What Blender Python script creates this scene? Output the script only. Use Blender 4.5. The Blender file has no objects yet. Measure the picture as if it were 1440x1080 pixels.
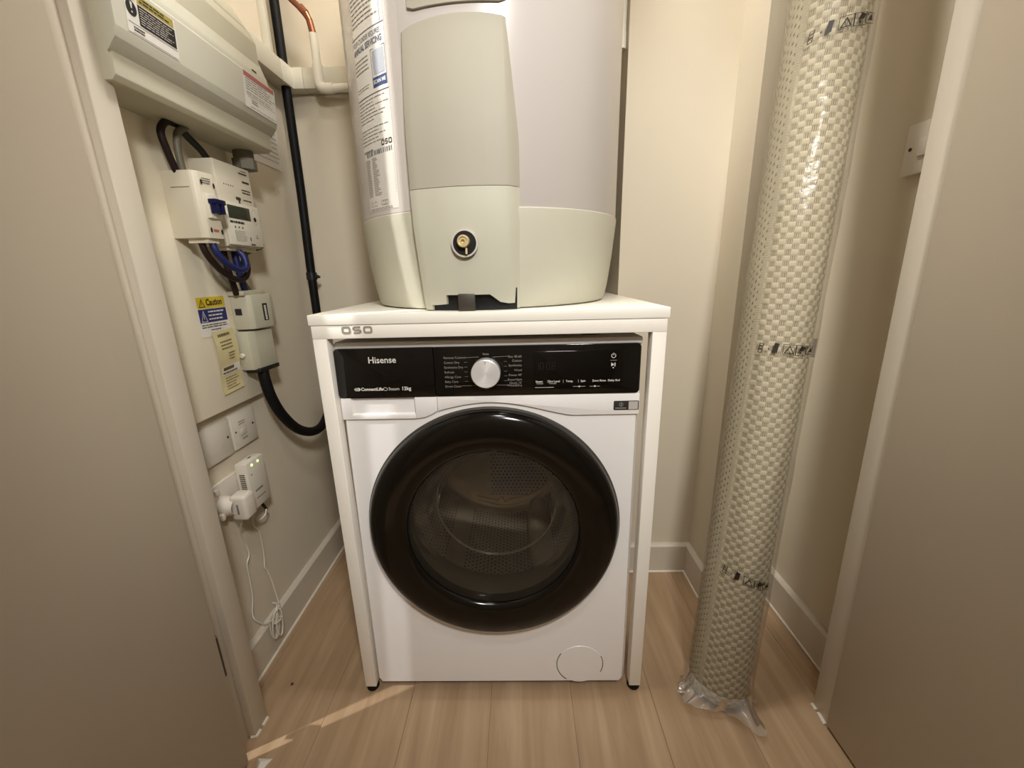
import bpy, bmesh, math, random
import numpy as np
from mathutils import Vector, Matrix
random.seed(7); np.random.seed(7)
PI = math.pi
scene = bpy.context.scene
COL = scene.collection

# ------------------------------------------------------------------ camera
CAM = Vector((0.05707, -0.74486, 0.95931))
YAW, PITCH, ROLL, FPX = -0.0210677, 0.266901, -0.0248439, 575.57
cy, sy, cp, sp = math.cos(YAW), math.sin(YAW), math.cos(PITCH), math.sin(PITCH)
fw = Vector((sy * cp, cy * cp, -sp)); rt = Vector((cy, -sy, 0)); up = rt.cross(fw)
cr, sr = math.cos(ROLL), math.sin(ROLL)
rt, up = cr * rt + sr * up, -sr * rt + cr * up
cd = bpy.data.cameras.new('camera'); cam = bpy.data.objects.new('camera', cd); COL.objects.link(cam)
cd.sensor_width = 36.0; cd.lens = FPX / 1440 * 36.0; cd.clip_start = 0.01
M4 = Matrix((rt, up, -fw)).transposed().to_4x4(); M4.translation = CAM
cam.matrix_world = M4
scene.camera = cam

# ------------------------------------------------------------------ view, world, lights
vs = scene.view_settings
vs.view_transform = 'Standard'; vs.look = 'None'; vs.gamma = 1.0; vs.use_curve_mapping = False
vs.exposure = 0.22
w = bpy.data.worlds.new('world'); scene.world = w; w.use_nodes = True
w.node_tree.nodes['Background'].inputs[0].default_value = (1.0, 0.95, 0.88, 1)
w.node_tree.nodes['Background'].inputs[1].default_value = 0.05
WARM = (1.0, 0.985, 0.955)

def point_light(name, loc, power, radius, color=WARM):
    d = bpy.data.lights.new(name, 'POINT'); d.energy = power; d.shadow_soft_size = radius; d.color = color
    o = bpy.data.objects.new(name, d); o.location = loc; COL.objects.link(o); return o

def area_light(name, loc, power, size, color=WARM, rot=(0, 0, 0)):
    d = bpy.data.lights.new(name, 'AREA'); d.energy = power; d.shape = 'DISK'; d.size = size; d.color = color
    o = bpy.data.objects.new(name, d); o.location = loc; o.rotation_euler = rot; COL.objects.link(o); return o

def spot_light(name, loc, target, power, radius, angle, blend, color=WARM):
    d = bpy.data.lights.new(name, 'SPOT'); d.energy = power; d.shadow_soft_size = radius; d.color = color
    d.spot_size = math.radians(angle); d.spot_blend = blend
    o = bpy.data.objects.new(name, d); o.location = loc; COL.objects.link(o)
    o.rotation_euler = (Vector(target) - Vector(loc)).to_track_quat('-Z', 'Y').to_euler(); return o

HALL_LAMP = (0.10, -0.95, 2.385)
CUP_FILL = (0.08, 0.02, 2.385)
ADDED_SPOT = (0.26, -1.08, 1.68)
SIDE_LAMP = (-1.28, -0.533, 2.30)
area_light('hall_ceiling_light', HALL_LAMP, 5.0, 0.22)
area_light('cupboard_fill_light', CUP_FILL, 20.0, 0.30)  # added fill lamp, brightens the worktop, board and boxing from above
spot_light('added_spot_light', ADDED_SPOT, (0.06, 0.2, 0.90), 54.0, 0.09, 68, 0.6)  # added spot, stands in for an unseen directional light behind the camera
spot_light('hall_side_light', SIDE_LAMP, (-0.53, -0.138, 0.9), 110.0, 0.012, 60, 0.3)

# ------------------------------------------------------------------ materials
def lin(h):
    h = h.lstrip('#'); v = [int(h[i:i + 2], 16) / 255 for i in (0, 2, 4)]
    return tuple((c / 12.92 if c <= .04045 else ((c + .055) / 1.055) ** 2.4) for c in v) + (1,)

MATS = {}
def mat(name, col, rough=.5, metal=0.0, var=0.0, scale=30.0, bump=0.0, bscale=200.0, spec=.5, coat=0.0, emit=None, estr=0.0, aniso=0.0):
    if name in MATS: return MATS[name]
    m = bpy.data.materials.new(name); m.use_nodes = True
    nt = m.node_tree; b = nt.nodes['Principled BSDF']
    c = lin(col)
    b.inputs['Base Color'].default_value = c
    b.inputs['Roughness'].default_value = rough; b.inputs['Metallic'].default_value = metal
    b.inputs['Specular IOR Level'].default_value = spec
    b.inputs['Coat Weight'].default_value = coat; b.inputs['Coat Roughness'].default_value = .06
    tc = nt.nodes.new('ShaderNodeTexCoord')
    if var > 0:
        n = nt.nodes.new('ShaderNodeTexNoise'); n.inputs['Scale'].default_value = scale; n.inputs['Detail'].default_value = 4
        r = nt.nodes.new('ShaderNodeValToRGB')
        r.color_ramp.elements[0].position = .3; r.color_ramp.elements[1].position = .7
        r.color_ramp.elements[0].color = tuple(x * (1 - var) for x in c[:3]) + (1,)
        r.color_ramp.elements[1].color = tuple(min(1, x * (1 + var)) for x in c[:3]) + (1,)
        nt.links.new(tc.outputs['Object'], n.inputs['Vector']); nt.links.new(n.outputs['Fac'], r.inputs['Fac'])
        nt.links.new(r.outputs['Color'], b.inputs['Base Color'])
    if bump > 0:
        n2 = nt.nodes.new('ShaderNodeTexNoise'); n2.inputs['Scale'].default_value = bscale; n2.inputs['Detail'].default_value = 3
        bp = nt.nodes.new('ShaderNodeBump'); bp.inputs['Strength'].default_value = bump; bp.inputs['Distance'].default_value = .001
        nt.links.new(tc.outputs['Object'], n2.inputs['Vector']); nt.links.new(n2.outputs['Fac'], bp.inputs['Height'])
        nt.links.new(bp.outputs['Normal'], b.inputs['Normal'])
    if aniso:
        b.inputs['Anisotropic'].default_value = aniso
        t = nt.nodes.new('ShaderNodeTangent'); t.direction_type = 'RADIAL'; t.axis = 'Y'
        nt.links.new(t.outputs['Tangent'], b.inputs['Tangent'])
    if emit:
        b.inputs['Emission Color'].default_value = lin(emit); b.inputs['Emission Strength'].default_value = estr
    MATS[name] = m; return m

def clear_mat(name, tint, trans, rough=.03, gloss_ior=1.5, gk=1.0):
    """thin clear sheet: transparent body with a fresnel gloss on top"""
    m = bpy.data.materials.new(name); m.use_nodes = True; nt = m.node_tree
    nt.nodes.remove(nt.nodes['Principled BSDF']); out = nt.nodes['Material Output']
    t = nt.nodes.new('ShaderNodeBsdfTransparent'); t.inputs[0].default_value = tint
    d = nt.nodes.new('ShaderNodeBsdfDiffuse'); d.inputs[0].default_value = (.6, .58, .55, 1)
    g = nt.nodes.new('ShaderNodeBsdfGlossy'); g.inputs['Roughness'].default_value = rough
    mx = nt.nodes.new('ShaderNodeMixShader'); mx.inputs[0].default_value = 1 - trans
    nt.links.new(t.outputs[0], mx.inputs[1]); nt.links.new(d.outputs[0], mx.inputs[2])
    f = nt.nodes.new('ShaderNodeFresnel'); f.inputs['IOR'].default_value = gloss_ior
    mx2 = nt.nodes.new('ShaderNodeMixShader')
    ml = nt.nodes.new('ShaderNodeMath'); ml.operation = 'MULTIPLY'; ml.inputs[1].default_value = gk
    nt.links.new(f.outputs[0], ml.inputs[0])
    nt.links.new(ml.outputs[0], mx2.inputs[0]); nt.links.new(mx.outputs[0], mx2.inputs[1]); nt.links.new(g.outputs[0], mx2.inputs[2])
    if name.startswith('film'):
        tc = nt.nodes.new('ShaderNodeTexCoord'); n = nt.nodes.new('ShaderNodeTexNoise'); n.inputs['Scale'].default_value = 45; n.inputs['Detail'].default_value = 3
        bp = nt.nodes.new('ShaderNodeBump'); bp.inputs['Strength'].default_value = .5; bp.inputs['Distance'].default_value = .004
        nt.links.new(tc.outputs['Object'], n.inputs['Vector']); nt.links.new(n.outputs['Fac'], bp.inputs['Height'])
        nt.links.new(bp.outputs['Normal'], g.inputs['Normal'])
    nt.links.new(mx2.outputs[0], out.inputs[0]); MATS[name] = m; return m

WALLP = mat('wall_paint', '#d9ceb9', .85, var=.02, scale=3, bump=.06, bscale=350)
CEIL = mat('ceiling_paint', '#e2dccf', .9, var=.02, scale=3)
GLOSSW = mat('trim_gloss_paint', '#d3c9b8', .45, var=.015, scale=5)
DOORP = mat('door_paint', '#beb29f', .5, var=.02, scale=4, bump=.04, bscale=300)
CAULK = mat('sealant', '#e9dfd0', .5)
WHITEM = mat('white_powder_coat', '#f7f1e6', .42, var=.01, scale=20)
TOPM = mat('white_laminate', '#f8f4e8', .38, var=.012, scale=15)
MACHW = mat('appliance_white', '#f3efec', .32, var=.008, scale=8, coat=.25)
BLACKG = mat('black_gloss', '#0b0a09', .09, spec=.55)
BLACKR = mat('black_ring_gloss', '#0a0806', .12, spec=.5)
RUBBER = mat('black_rubber', '#070607', .6, spec=.25)
BLACKP = mat('black_plastic', '#0e0d0f', .42)
GREYP = mat('dark_grey_plastic', '#403a31', .5)
SILVER = mat('spun_silver', '#ffffff', .28, metal=.55)
STEEL = mat('drum_steel', '#cfc8ba', .34, metal=.45, var=.12, scale=18)
HOLEM = mat('drum_hole', '#1a1511', .8)
GASKET = mat('gasket_rubber', '#86806f', .5)
PRINTW = mat('white_print', '#d9d6cd', .6)
PRINTG = mat('grey_print', '#8e8b83', .6)
PRINTRED = mat('dim_red_segment', '#241009', .5)
OSOGREY = mat('grey_print_logo', '#979082', .6)
CYLW = mat('cylinder_white', '#cbc4be', .3, var=.008, scale=6, coat=.2)
CYLG = mat('cylinder_grey', '#c9c6b4', .5, spec=.4, var=.01, scale=10, bump=.05, bscale=500)
COVERG = mat('cover_grey', '#b2ac9c', .62, spec=.3, var=.01, scale=10, bump=.05, bscale=500)
BRASS = mat('brass', '#f2dfae', .3, metal=.55)
PAPER = mat('white_paper', '#e6e1d8', .6)
PAPERG = mat('glossy_label', '#cdc5be', .22, coat=.3)
INK = mat('black_ink', '#221e1c', .6)
INKG = mat('grey_ink', '#7d766d', .6)
NAVY = mat('navy_ink', '#1d3b6e', .5)
SLATE = mat('slate_ink', '#5a5c6c', .5)
YELLOW = mat('yellow_ink', '#d9bd2a', .5)
YELLOWF = mat('faded_yellow_ink', '#b3a351', .5)
BLUEINK = mat('blue_ink', '#2a2c6a', .5)
REDINK = mat('red_ink', '#a8363a', .5)
REDF = mat('faded_red_ink', '#b5706a', .5)
UNITW = mat('unit_enamel', '#cfccbb', .45, var=.012, scale=12, bump=.05, bscale=600)
UNITB = mat('unit_body_enamel', '#cbc6b0', .5, var=.012, scale=12)
METERW = mat('meter_plastic', '#d8cfba', .45)
METERT = mat('meter_cover_plastic', '#e2dccb', .25, coat=.3)
CUTG = mat('cutout_plastic', '#bcb7a2', .4, var=.02, scale=25)
LCD = mat('lcd', '#3b3f33', .2)
BLUEP = mat('blue_toggle', '#0d1240', .35)
BROWNC = mat('brown_cable', '#231412', .5, spec=.3)
GREYC = mat('grey_cable', '#6f695a', .5)
BLUEC = mat('blue_cable', '#141d56', .4)
GREENC = mat('green_cable', '#3f6a2c', .45)
YGC = mat('yellow_green_cable', '#8a8433', .45)
BOARDP = mat('board_paint', '#efe5cd', .7, var=.02, scale=5, bump=.05, bscale=250)
SOCKW = mat('socket_plastic', '#dbd2c4', .35)
CORDW = mat('white_cord', '#dcd5c8', .5)
TAGY = mat('cream_card', '#d6c897', .6, var=.04, scale=40)
TRUNKM = mat('trunking_plastic', '#d9d4c4', .4)
COPPER = mat('copper', '#8d5b45', .36, metal=1.0, var=.15, scale=60)
PIPEW = mat('white_pipe_plastic', '#e8e3d4', .32)
PIPEB = mat('black_pipe', '#060505', .6, bump=.2, bscale=120, spec=.25)
LEDG = mat('green_led', '#c8ff90', .3, emit='#b8ff7a', estr=2.5)
FOILS = mat('white_tag_film', '#e6ddd0', .35)
BRONZE = mat('hinge_steel', '#a49a88', .35, metal=.9)
LAMPSH = mat('lamp_glass', '#efe6d2', .4)
GLASSM = clear_mat('door_glass', (.93, .90, .86, 1), .985, .02, 1.5, .9)
BOWLM = clear_mat('bowl_glass', (.95, .93, .89, 1), .975, .06, 1.45, .5)
FILMM = clear_mat('film_wrap', (.99, .985, .97, 1), .95, .20, 1.42, .38)
CRUMPM = clear_mat('film_crumpled', (.97, .95, .92, 1), .74, .12, 1.5, .8)

def wood_material():
    m = bpy.data.materials.new('floor_oak'); m.use_nodes = True; nt = m.node_tree; b = nt.nodes['Principled BSDF']
    tc = nt.nodes.new('ShaderNodeTexCoord'); oi = nt.nodes.new('ShaderNodeObjectInfo')
    mp = nt.nodes.new('ShaderNodeMapping'); mp.inputs['Scale'].default_value = (26, 1.6, 1)
    ad = nt.nodes.new('ShaderNodeVectorMath'); ad.operation = 'ADD'
    ml = nt.nodes.new('ShaderNodeVectorMath'); ml.operation = 'SCALE'; ml.inputs[3].default_value = 37.0
    cmb = nt.nodes.new('ShaderNodeCombineXYZ')
    nt.links.new(oi.outputs['Random'], cmb.inputs[0]); nt.links.new(oi.outputs['Random'], cmb.inputs[1])
    nt.links.new(cmb.outputs[0], ml.inputs[0])
    nt.links.new(tc.outputs['Object'], ad.inputs[0]); nt.links.new(ml.outputs[0], ad.inputs[1])
    nt.links.new(ad.outputs[0], mp.inputs['Vector'])
    n = nt.nodes.new('ShaderNodeTexNoise'); n.inputs['Scale'].default_value = 1.0; n.inputs['Detail'].default_value = 7; n.inputs['Roughness'].default_value = .62; n.inputs['Distortion'].default_value = .6
    nt.links.new(mp.outputs[0], n.inputs['Vector'])
    n2 = nt.nodes.new('ShaderNodeTexNoise'); n2.inputs['Scale'].default_value = 4; n2.inputs['Detail'].default_value = 2
    nt.links.new(ad.outputs[0], n2.inputs['Vector'])
    r = nt.nodes.new('ShaderNodeValToRGB'); e = r.color_ramp.elements
    e[0].position = .25; e[0].color = lin('#9c7f60'); e[1].position = .75; e[1].color = lin('#c2a686')
    x = r.color_ramp.elements.new(.5); x.color = lin('#b09373')
    nt.links.new(n.outputs['Fac'], r.inputs['Fac'])
    mx = nt.nodes.new('ShaderNodeMixRGB'); mx.blend_type = 'MULTIPLY'; mx.inputs[0].default_value = .35
    r2 = nt.nodes.new('ShaderNodeValToRGB'); r2.color_ramp.elements[0].color = (.7, .68, .64, 1); r2.color_ramp.elements[1].color = (1, 1, 1, 1)
    r2.color_ramp.elements[0].position = .35; r2.color_ramp.elements[1].position = .65
    nt.links.new(n2.outputs['Fac'], r2.inputs['Fac'])
    nt.links.new(r.outputs[0], mx.inputs[1]); nt.links.new(r2.outputs[0], mx.inputs[2])
    nt.links.new(mx.outputs[0], b.inputs['Base Color'])
    b.inputs['Roughness'].default_value = .48
    bp = nt.nodes.new('ShaderNodeBump'); bp.inputs['Strength'].default_value = .12; bp.inputs['Distance'].default_value = .0006
    nt.links.new(n.outputs['Fac'], bp.inputs['Height']); nt.links.new(bp.outputs[0], b.inputs['Normal'])
    return m
OAK = wood_material()
JOINT = mat('floor_joint', '#8f7458', .8)

# ------------------------------------------------------------------ mesh helpers
def NB(): return bmesh.new()

def box(bm, x0, x1, y0, y1, z0, z1, bev=0.0, seg=2):
    x0, x1 = min(x0, x1), max(x0, x1); y0, y1 = min(y0, y1), max(y0, y1); z0, z1 = min(z0, z1), max(z0, z1)
    v = [bm.verts.new(c) for c in ((x0, y0, z0), (x1, y0, z0), (x1, y1, z0), (x0, y1, z0), (x0, y0, z1), (x1, y0, z1), (x1, y1, z1), (x0, y1, z1))]
    fs = [bm.faces.new([v[i] for i in f]) for f in ((0, 3, 2, 1), (4, 5, 6, 7), (0, 1, 5, 4), (1, 2, 6, 5), (2, 3, 7, 6), (3, 0, 4, 7))]
    if bev > 0:
        es = list({e for f in fs for e in f.edges})
        bmesh.ops.bevel(bm, geom=es, offset=bev, segments=seg, profile=.5, affect='EDGES', clamp_overlap=True)
    return bm

def prism(bm, poly, axis, a, b, bev=0.0):
    """extrude polygon poly (2D, in the two other axes in xyz order) along axis from a to b"""
    def P(p, t):
        if axis == 0: return (t, p[0], p[1])
        if axis == 1: return (p[0], t, p[1])
        return (p[0], p[1], t)
    A = [bm.verts.new(P(p, a)) for p in poly]; B = [bm.verts.new(P(p, b)) for p in poly]
    n = len(poly); fs = [bm.faces.new(A), bm.faces.new(B[::-1])]
    for i in range(n): fs.append(bm.faces.new((A[i], B[i], B[(i + 1) % n], A[(i + 1) % n])))
    bmesh.ops.recalc_face_normals(bm, faces=fs)
    if bev > 0:
        es = list({e for f in fs for e in f.edges})
        bmesh.ops.bevel(bm, geom=es, offset=bev, segments=2, profile=.5, affect='EDGES', clamp_overlap=True)
    return bm

def lathe(bm, prof, c=(0, 0, 0), axis='Z', seg=64, a0=0.0, a1=2 * PI):
    """prof: (radius, height along axis). axis Z: angle 0 = +x. axis Y: heights run along +y"""
    full = abs(a1 - a0 - 2 * PI) < 1e-6
    n = seg if full else seg + 1
    rings = []
    for (r, h) in prof:
        if r < 1e-7:
            p = (c[0], c[1], c[2] + h) if axis == 'Z' else ((c[0], c[1] + h, c[2]) if axis == 'Y' else (c[0] + h, c[1], c[2]))
            rings.append([bm.verts.new(p)]); continue
        ring = []
        for i in range(n):
            t = a0 + (a1 - a0) * i / seg
            if axis == 'Z': p = (c[0] + r * math.cos(t), c[1] + r * math.sin(t), c[2] + h)
            elif axis == 'Y': p = (c[0] + r * math.cos(t), c[1] + h, c[2] + r * math.sin(t))
            else: p = (c[0] + h, c[1] + r * math.cos(t), c[2] + r * math.sin(t))
            ring.append(bm.verts.new(p))
        rings.append(ring)
    for A, B in zip(rings[:-1], rings[1:]):
        m = n if full else n - 1
        for i in range(m):
            j = (i + 1) % n
            if len(A) == 1 and len(B) == 1: continue
            if len(A) == 1: bm.faces.new((A[0], B[j], B[i]))
            elif len(B) == 1: bm.faces.new((A[i], A[j], B[0]))
            else: bm.faces.new((A[i], A[j], B[j], B[i]))
    bmesh.ops.recalc_face_normals(bm, faces=bm.faces[:])
    return bm

def spline(pts, n=8):
    pts = [Vector(p) for p in pts]
    if len(pts) < 3: return pts
    P = [2 * pts[0] - pts[1]] + pts + [2 * pts[-1] - pts[-2]]; out = []
    for i in range(1, len(P) - 2):
        for k in range(n):
            t = k / n; a, b, c, d = P[i - 1], P[i], P[i + 1], P[i + 2]
            out.append(.5 * ((2 * b) + (c - a) * t + (2 * a - 5 * b + 4 * c - d) * t * t + (3 * b - a - 3 * c + d) * t ** 3))
    out.append(pts[-1]); return out

def tube(bm, pts, r, seg=10, smooth=8, cap=True):
    P = spline(pts, smooth) if smooth else [Vector(p) for p in pts]
    rad = r if callable(r) else (lambda t: r)
    rings = []; nrm = None
    for i, p in enumerate(P):
        d = (P[min(i + 1, len(P) - 1)] - P[max(i - 1, 0)]).normalized()
        if nrm is None:
            nrm = d.orthogonal().normalized()
        nrm = (nrm - d * nrm.dot(d)).normalized(); bn = d.cross(nrm); rr = rad(i / (len(P) - 1))
        rings.append([bm.verts.new(p + rr * (math.cos(2 * PI * k / seg) * nrm + math.sin(2 * PI * k / seg) * bn)) for k in range(seg)])
    for A, B in zip(rings[:-1], rings[1:]):
        for k in range(seg): bm.faces.new((A[k], A[(k + 1) % seg], B[(k + 1) % seg], B[k]))
    if cap:
        bm.faces.new(rings[0][::-1]); bm.faces.new(rings[-1])
    return bm

def cylseg(bm, p0, p1, r, seg=20): return tube(bm, [p0, p1], r, seg, 0)

def finish(bm, name, m, parent=None, smooth=35, off=None):
    me = bpy.data.meshes.new(name)
    if off is not None:
        for v in bm.verts: v.co -= Vector(off)
    bm.normal_update(); bm.to_mesh(me); bm.free()
    if smooth:
        me.shade_smooth(); me.set_sharp_from_angle(angle=math.radians(smooth))
    me.materials.append(m)
    o = bpy.data.objects.new(name, me); COL.objects.link(o)
    if parent is not None:
        o.parent = parent
        if any(k in name for k in ('print', 'lettering', 'marks', 'heading', 'segments', 'embossing', 'ruled')): o['kind'] = 'stuff'
    return o

def tag(o, label, cat, group=None):
    o['label'] = label; o['category'] = cat
    if group: o['group'] = group
    return o

def thing(name, label, cat, loc=(0, 0, 0), rot=(0, 0, 0), group=None):
    o = bpy.data.objects.new(name, None); o.empty_display_size = .05; COL.objects.link(o)
    o.location = loc; o.rotation_euler = rot; tag(o, label, cat, group); o['_loc'] = list(loc)
    return o

def loc_of(T): return Vector(T['_loc'])
def part(T, name, bm, m, smooth=35, local=False, label=None):
    """bm in world coordinates unless local"""
    o = finish(bm, name, m, T, smooth, None if local else loc_of(T))
    if label: o['label'] = label
    return o
def sub(P, T, name, bm, m, smooth=35, local=False, label=None):
    o = finish(bm, name, m, P, smooth, None if local else loc_of(T))
    if label: o['label'] = label
    return o
def single(name, bm, m, label, cat, group=None, smooth=35):
    me_min = None
    xs = [v.co.copy() for v in bm.verts]
    lo = Vector((sum(v.x for v in xs) / len(xs), sum(v.y for v in xs) / len(xs), min(v.z for v in xs)))
    o = finish(bm, name, m, None, smooth, lo); o.location = lo
    return tag(o, label, cat, group)
def struct(name, bm, m, smooth=None, parent=None, label=None):
    o = finish(bm, name, m, parent, smooth)
    if parent is None: o['kind'] = 'structure'
    if label: o['label'] = label
    return o

def text_bm(bm, s, size, fn, align='LEFT', bold=0.0, spacing=1.0, thick=0.0003):
    """letters as thin solid geometry; fn(u, v, w) -> world point (u right, v up, w out)"""
    c = bpy.data.curves.new('t', 'FONT'); c.body = s; c.size = size; c.align_x = align; c.align_y = 'CENTER'
    c.offset = bold; c.space_character = spacing; c.resolution_u = 3
    ob = bpy.data.objects.new('t', c); COL.objects.link(ob)
    bpy.context.view_layer.update()
    me = bpy.data.meshes.new_from_object(ob)
    bpy.data.objects.remove(ob); bpy.data.curves.remove(c)
    base = [bm.verts.new(fn(v.co.x, v.co.y, thick)) for v in me.vertices]
    for p in me.polygons:
        try: bm.faces.new([base[i] for i in p.vertices])
        except ValueError: pass
    bpy.data.meshes.remove(me); return bm

def plane_map(o, r, u):
    o, r, u = Vector(o), Vector(r).normalized(), Vector(u).normalized(); n = r.cross(u)
    return lambda a, b, c=0.0: o + r * a + u * b + n * c

def rect(bm, fn, u0, u1, v0, v1, wv=0.0003, nu=1):
    """flat print patch following fn"""
    lo = [bm.verts.new(fn(u0 + (u1 - u0) * i / nu, v0, wv)) for i in range(nu + 1)]
    hi = [bm.verts.new(fn(u0 + (u1 - u0) * i / nu, v1, wv)) for i in range(nu + 1)]
    for i in range(nu): bm.faces.new((lo[i], lo[i + 1], hi[i + 1], hi[i]))
    return bm

def poly(bm, fn, pts, wv=0.0003):
    bm.faces.new([bm.verts.new(fn(a, b, wv)) for a, b in pts]); return bm

def outline(bm, fn, pts, t, wv=0.0003):
    """closed outline of width t"""
    n = len(pts); c = Vector((sum(p[0] for p in pts) / n, sum(p[1] for p in pts) / n))
    inner = []
    for i in range(n):
        p = Vector(pts[i]); a = (Vector(pts[i - 1]) - p).normalized(); b = (Vector(pts[(i + 1) % n]) - p).normalized()
        bis = (a + b); s = max(.2, math.sqrt(max(0, (1 - a.dot(b)) / 2)))
        inner.append(p + bis.normalized() * t / s if bis.length > 1e-6 else p + (c - p).normalized() * t)
    A = [bm.verts.new(fn(p[0], p[1], wv)) for p in pts]; B = [bm.verts.new(fn(p[0], p[1], wv)) for p in inner]
    for i in range(n): bm.faces.new((A[i], A[(i + 1) % n], B[(i + 1) % n], B[i]))
    return bm

def oso(bm, fn, w, h, t, gap, wv=0.0003):
    """squarish rounded OSO wordmark centred on the origin"""
    def rr(cx, w2, h2, r, a0=0, n=5):
        P = []
        for (sx, sy_, a) in ((1, 1, 0), (-1, 1, 90), (-1, -1, 180), (1, -1, 270)):
            for k in range(n): q = math.radians(a + 90 * k / (n - 1)); P.append((cx + sx * (w2 - r) + r * math.cos(q), sy_ * (h2 - r) + r * math.sin(q)))
        return P
    for sgn in (-1, 1):
        o = rr(sgn * (w + gap), w / 2, h / 2, h * .30); i_ = rr(sgn * (w + gap), w / 2 - t, h / 2 - t, h * .30 - t * .7)
        A = [bm.verts.new(fn(*p, wv)) for p in o]; B = [bm.verts.new(fn(*p, wv)) for p in i_]; n = len(o)
        for k in range(n): bm.faces.new((A[k], A[(k + 1) % n], B[(k + 1) % n], B[k]))
    path = [(w * .40, h / 2 - t / 2), (-w * .22, h / 2 - t / 2), (-w * .36, h * .40 - t / 2), (-w * .40, h * .25), (-w * .36, h * .06), (-w * .22, 0), (w * .22, 0), (w * .36, -h * .06), (w * .40, -h * .25), (w * .36, -h * .40 + t / 2), (w * .22, -h / 2 + t / 2), (-w * .40, -h / 2 + t / 2)]
    L = []; Rr = []
    for k, p in enumerate(path):
        a = Vector(path[max(0, k - 1)]); c = Vector(path[min(len(path) - 1, k + 1)]); d = (c - a).normalized(); nn = Vector((-d.y, d.x)) * t / 2
        L.append(bm.verts.new(fn(p[0] + nn.x, p[1] + nn.y, wv))); Rr.append(bm.verts.new(fn(p[0] - nn.x, p[1] - nn.y, wv)))
    for k in range(len(path) - 1): bm.faces.new((L[k], L[k + 1], Rr[k + 1], Rr[k]))
    return bm

def lines(bm, fn, u0, u1, v0, v1, n, fill=.45, jitter=.3, wv=0.0003, nu=1, words=True):
    """rows of small print too fine to read: word-length dashes"""
    dv = (v1 - v0) / n
    for i in range(n):
        v = v0 + dv * (i + .5); h = abs(dv) * fill * .5; end = u1 - (u1 - u0) * random.random() * jitter; u = u0
        while u < end - 1e-6:
            L = (u1 - u0) * random.uniform(.08, .22) if words else (end - u)
            e = min(end, u + L); rect(bm, fn, u, e, v - h, v + h, wv, nu); u = e + (u1 - u0) * .025
    return bm

# ------------------------------------------------------------------ setting
XL, XR, YB, YA, YBX, XBX = -.618, .793, .645, .41, .295, .595
H = 2.40
# floor: sub floor + planks running into the cupboard
b = NB(); box(b, -1.9, 1.9, -1.62, .80, -.04, -.0025); floor = struct('floor', b, JOINT)
pw, plen = .187, 3.6
plank_cache = {}
x = .349 - 12 * pw; k = 0
while x < 1.9:
    y = -1.62 - [0, .45, .83, .2, .64][k % 5]
    while y < .80:
        y0, y1 = max(y, -1.62), min(y + plen, .80); xa, xb = max(x, -1.9), min(x + pw, 1.9)
        if y1 - y0 > .03 and xb - xa > .03:
            key = (round(y1 - y0, 3), round(xb - xa, 3))
            if key not in plank_cache:
                b = NB(); box(b, 0.0003, xb - xa - .0003, 0.0003, y1 - y0 - .0003, -.0025, 0, .0003, 1)
                o = finish(b, 'plank', OAK, floor, 0); plank_cache[key] = o.data
            else:
                o = bpy.data.objects.new('plank', plank_cache[key]); COL.objects.link(o); o.parent = floor
            o.location = (xa, y0, 0)
        y += plen
    x += pw; k += 1
b = NB(); box(b, -1.95, 1.95, -1.7, .85, H, H + .05); struct('ceiling', b, CEIL)
b = NB(); box(b, XL - .06, XL, -.058, YB + .06, 0, H); struct('wall_left', b, WALLP)
b = NB(); box(b, XL, .33, YB, YB + .06, 0, H); struct('wall_back', b, WALLP)
b = NB(); prism(b, [(.33, YB + .06), (.33, YA), (XBX, YA), (XBX, YBX), (XR + .06, YBX), (XR + .06, YB + .06)], 2, 0, H)
struct('wall_back_boxing', b, WALLP)
b = NB(); box(b, XR, XR + .06, -.036, YBX, 0, H); struct('wall_right', b, WALLP)
# front wall of the cupboard, left and right of the opening and above it
b = NB(); box(b, -1.9, -.562, -.110, -.058, 0, H); struct('wall_front_left', b, WALLP)
b = NB(); box(b, .735, 1.9, -.076, -.036, 0, H); struct('wall_front_right', b, WALLP)
b = NB(); box(b, -.562, .735, -.098, -.04, 2.06, H); struct('wall_front_top', b, WALLP)
# hall
b = NB(); box(b, -1.95, 1.95, -1.68, -1.62, 0, H); struct('wall_hall', b, WALLP)
b = NB(); box(b, -1.95, -1.9, -1.62, -.058, 0, H); struct('wall_hall_left', b, WALLP)
b = NB(); box(b, 1.9, 1.95, -1.62, -.036, 0, H); struct('wall_hall_right', b, WALLP)
# door behind the camera, seen only as a reflection
b = NB(); box(b, -.62, .16, -1.618, -1.585, .004, 1.98, .003); d3 = struct('door_3', b, DOORP)
b = NB(); cylseg(b, (-.09, -1.585, 1.02), (-.09, -1.54, 1.02), .009); tube(b, [(-.09, -1.54, 1.02), (-.13, -1.535, 1.02), (-.20, -1.537, 1.015)], .009)
struct('door_handle', b, BRONZE, 35, d3)
b = NB(); 
for (xa, xb, za, zb) in ((-.70, -.63, 0, 2.06), (.17, .24, 0, 2.06), (-.70, .24, 1.99, 2.06)): box(b, xa, xb, -1.62, -1.60, za, zb, .003)
struct('trim_3', b, GLOSSW)

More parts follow.
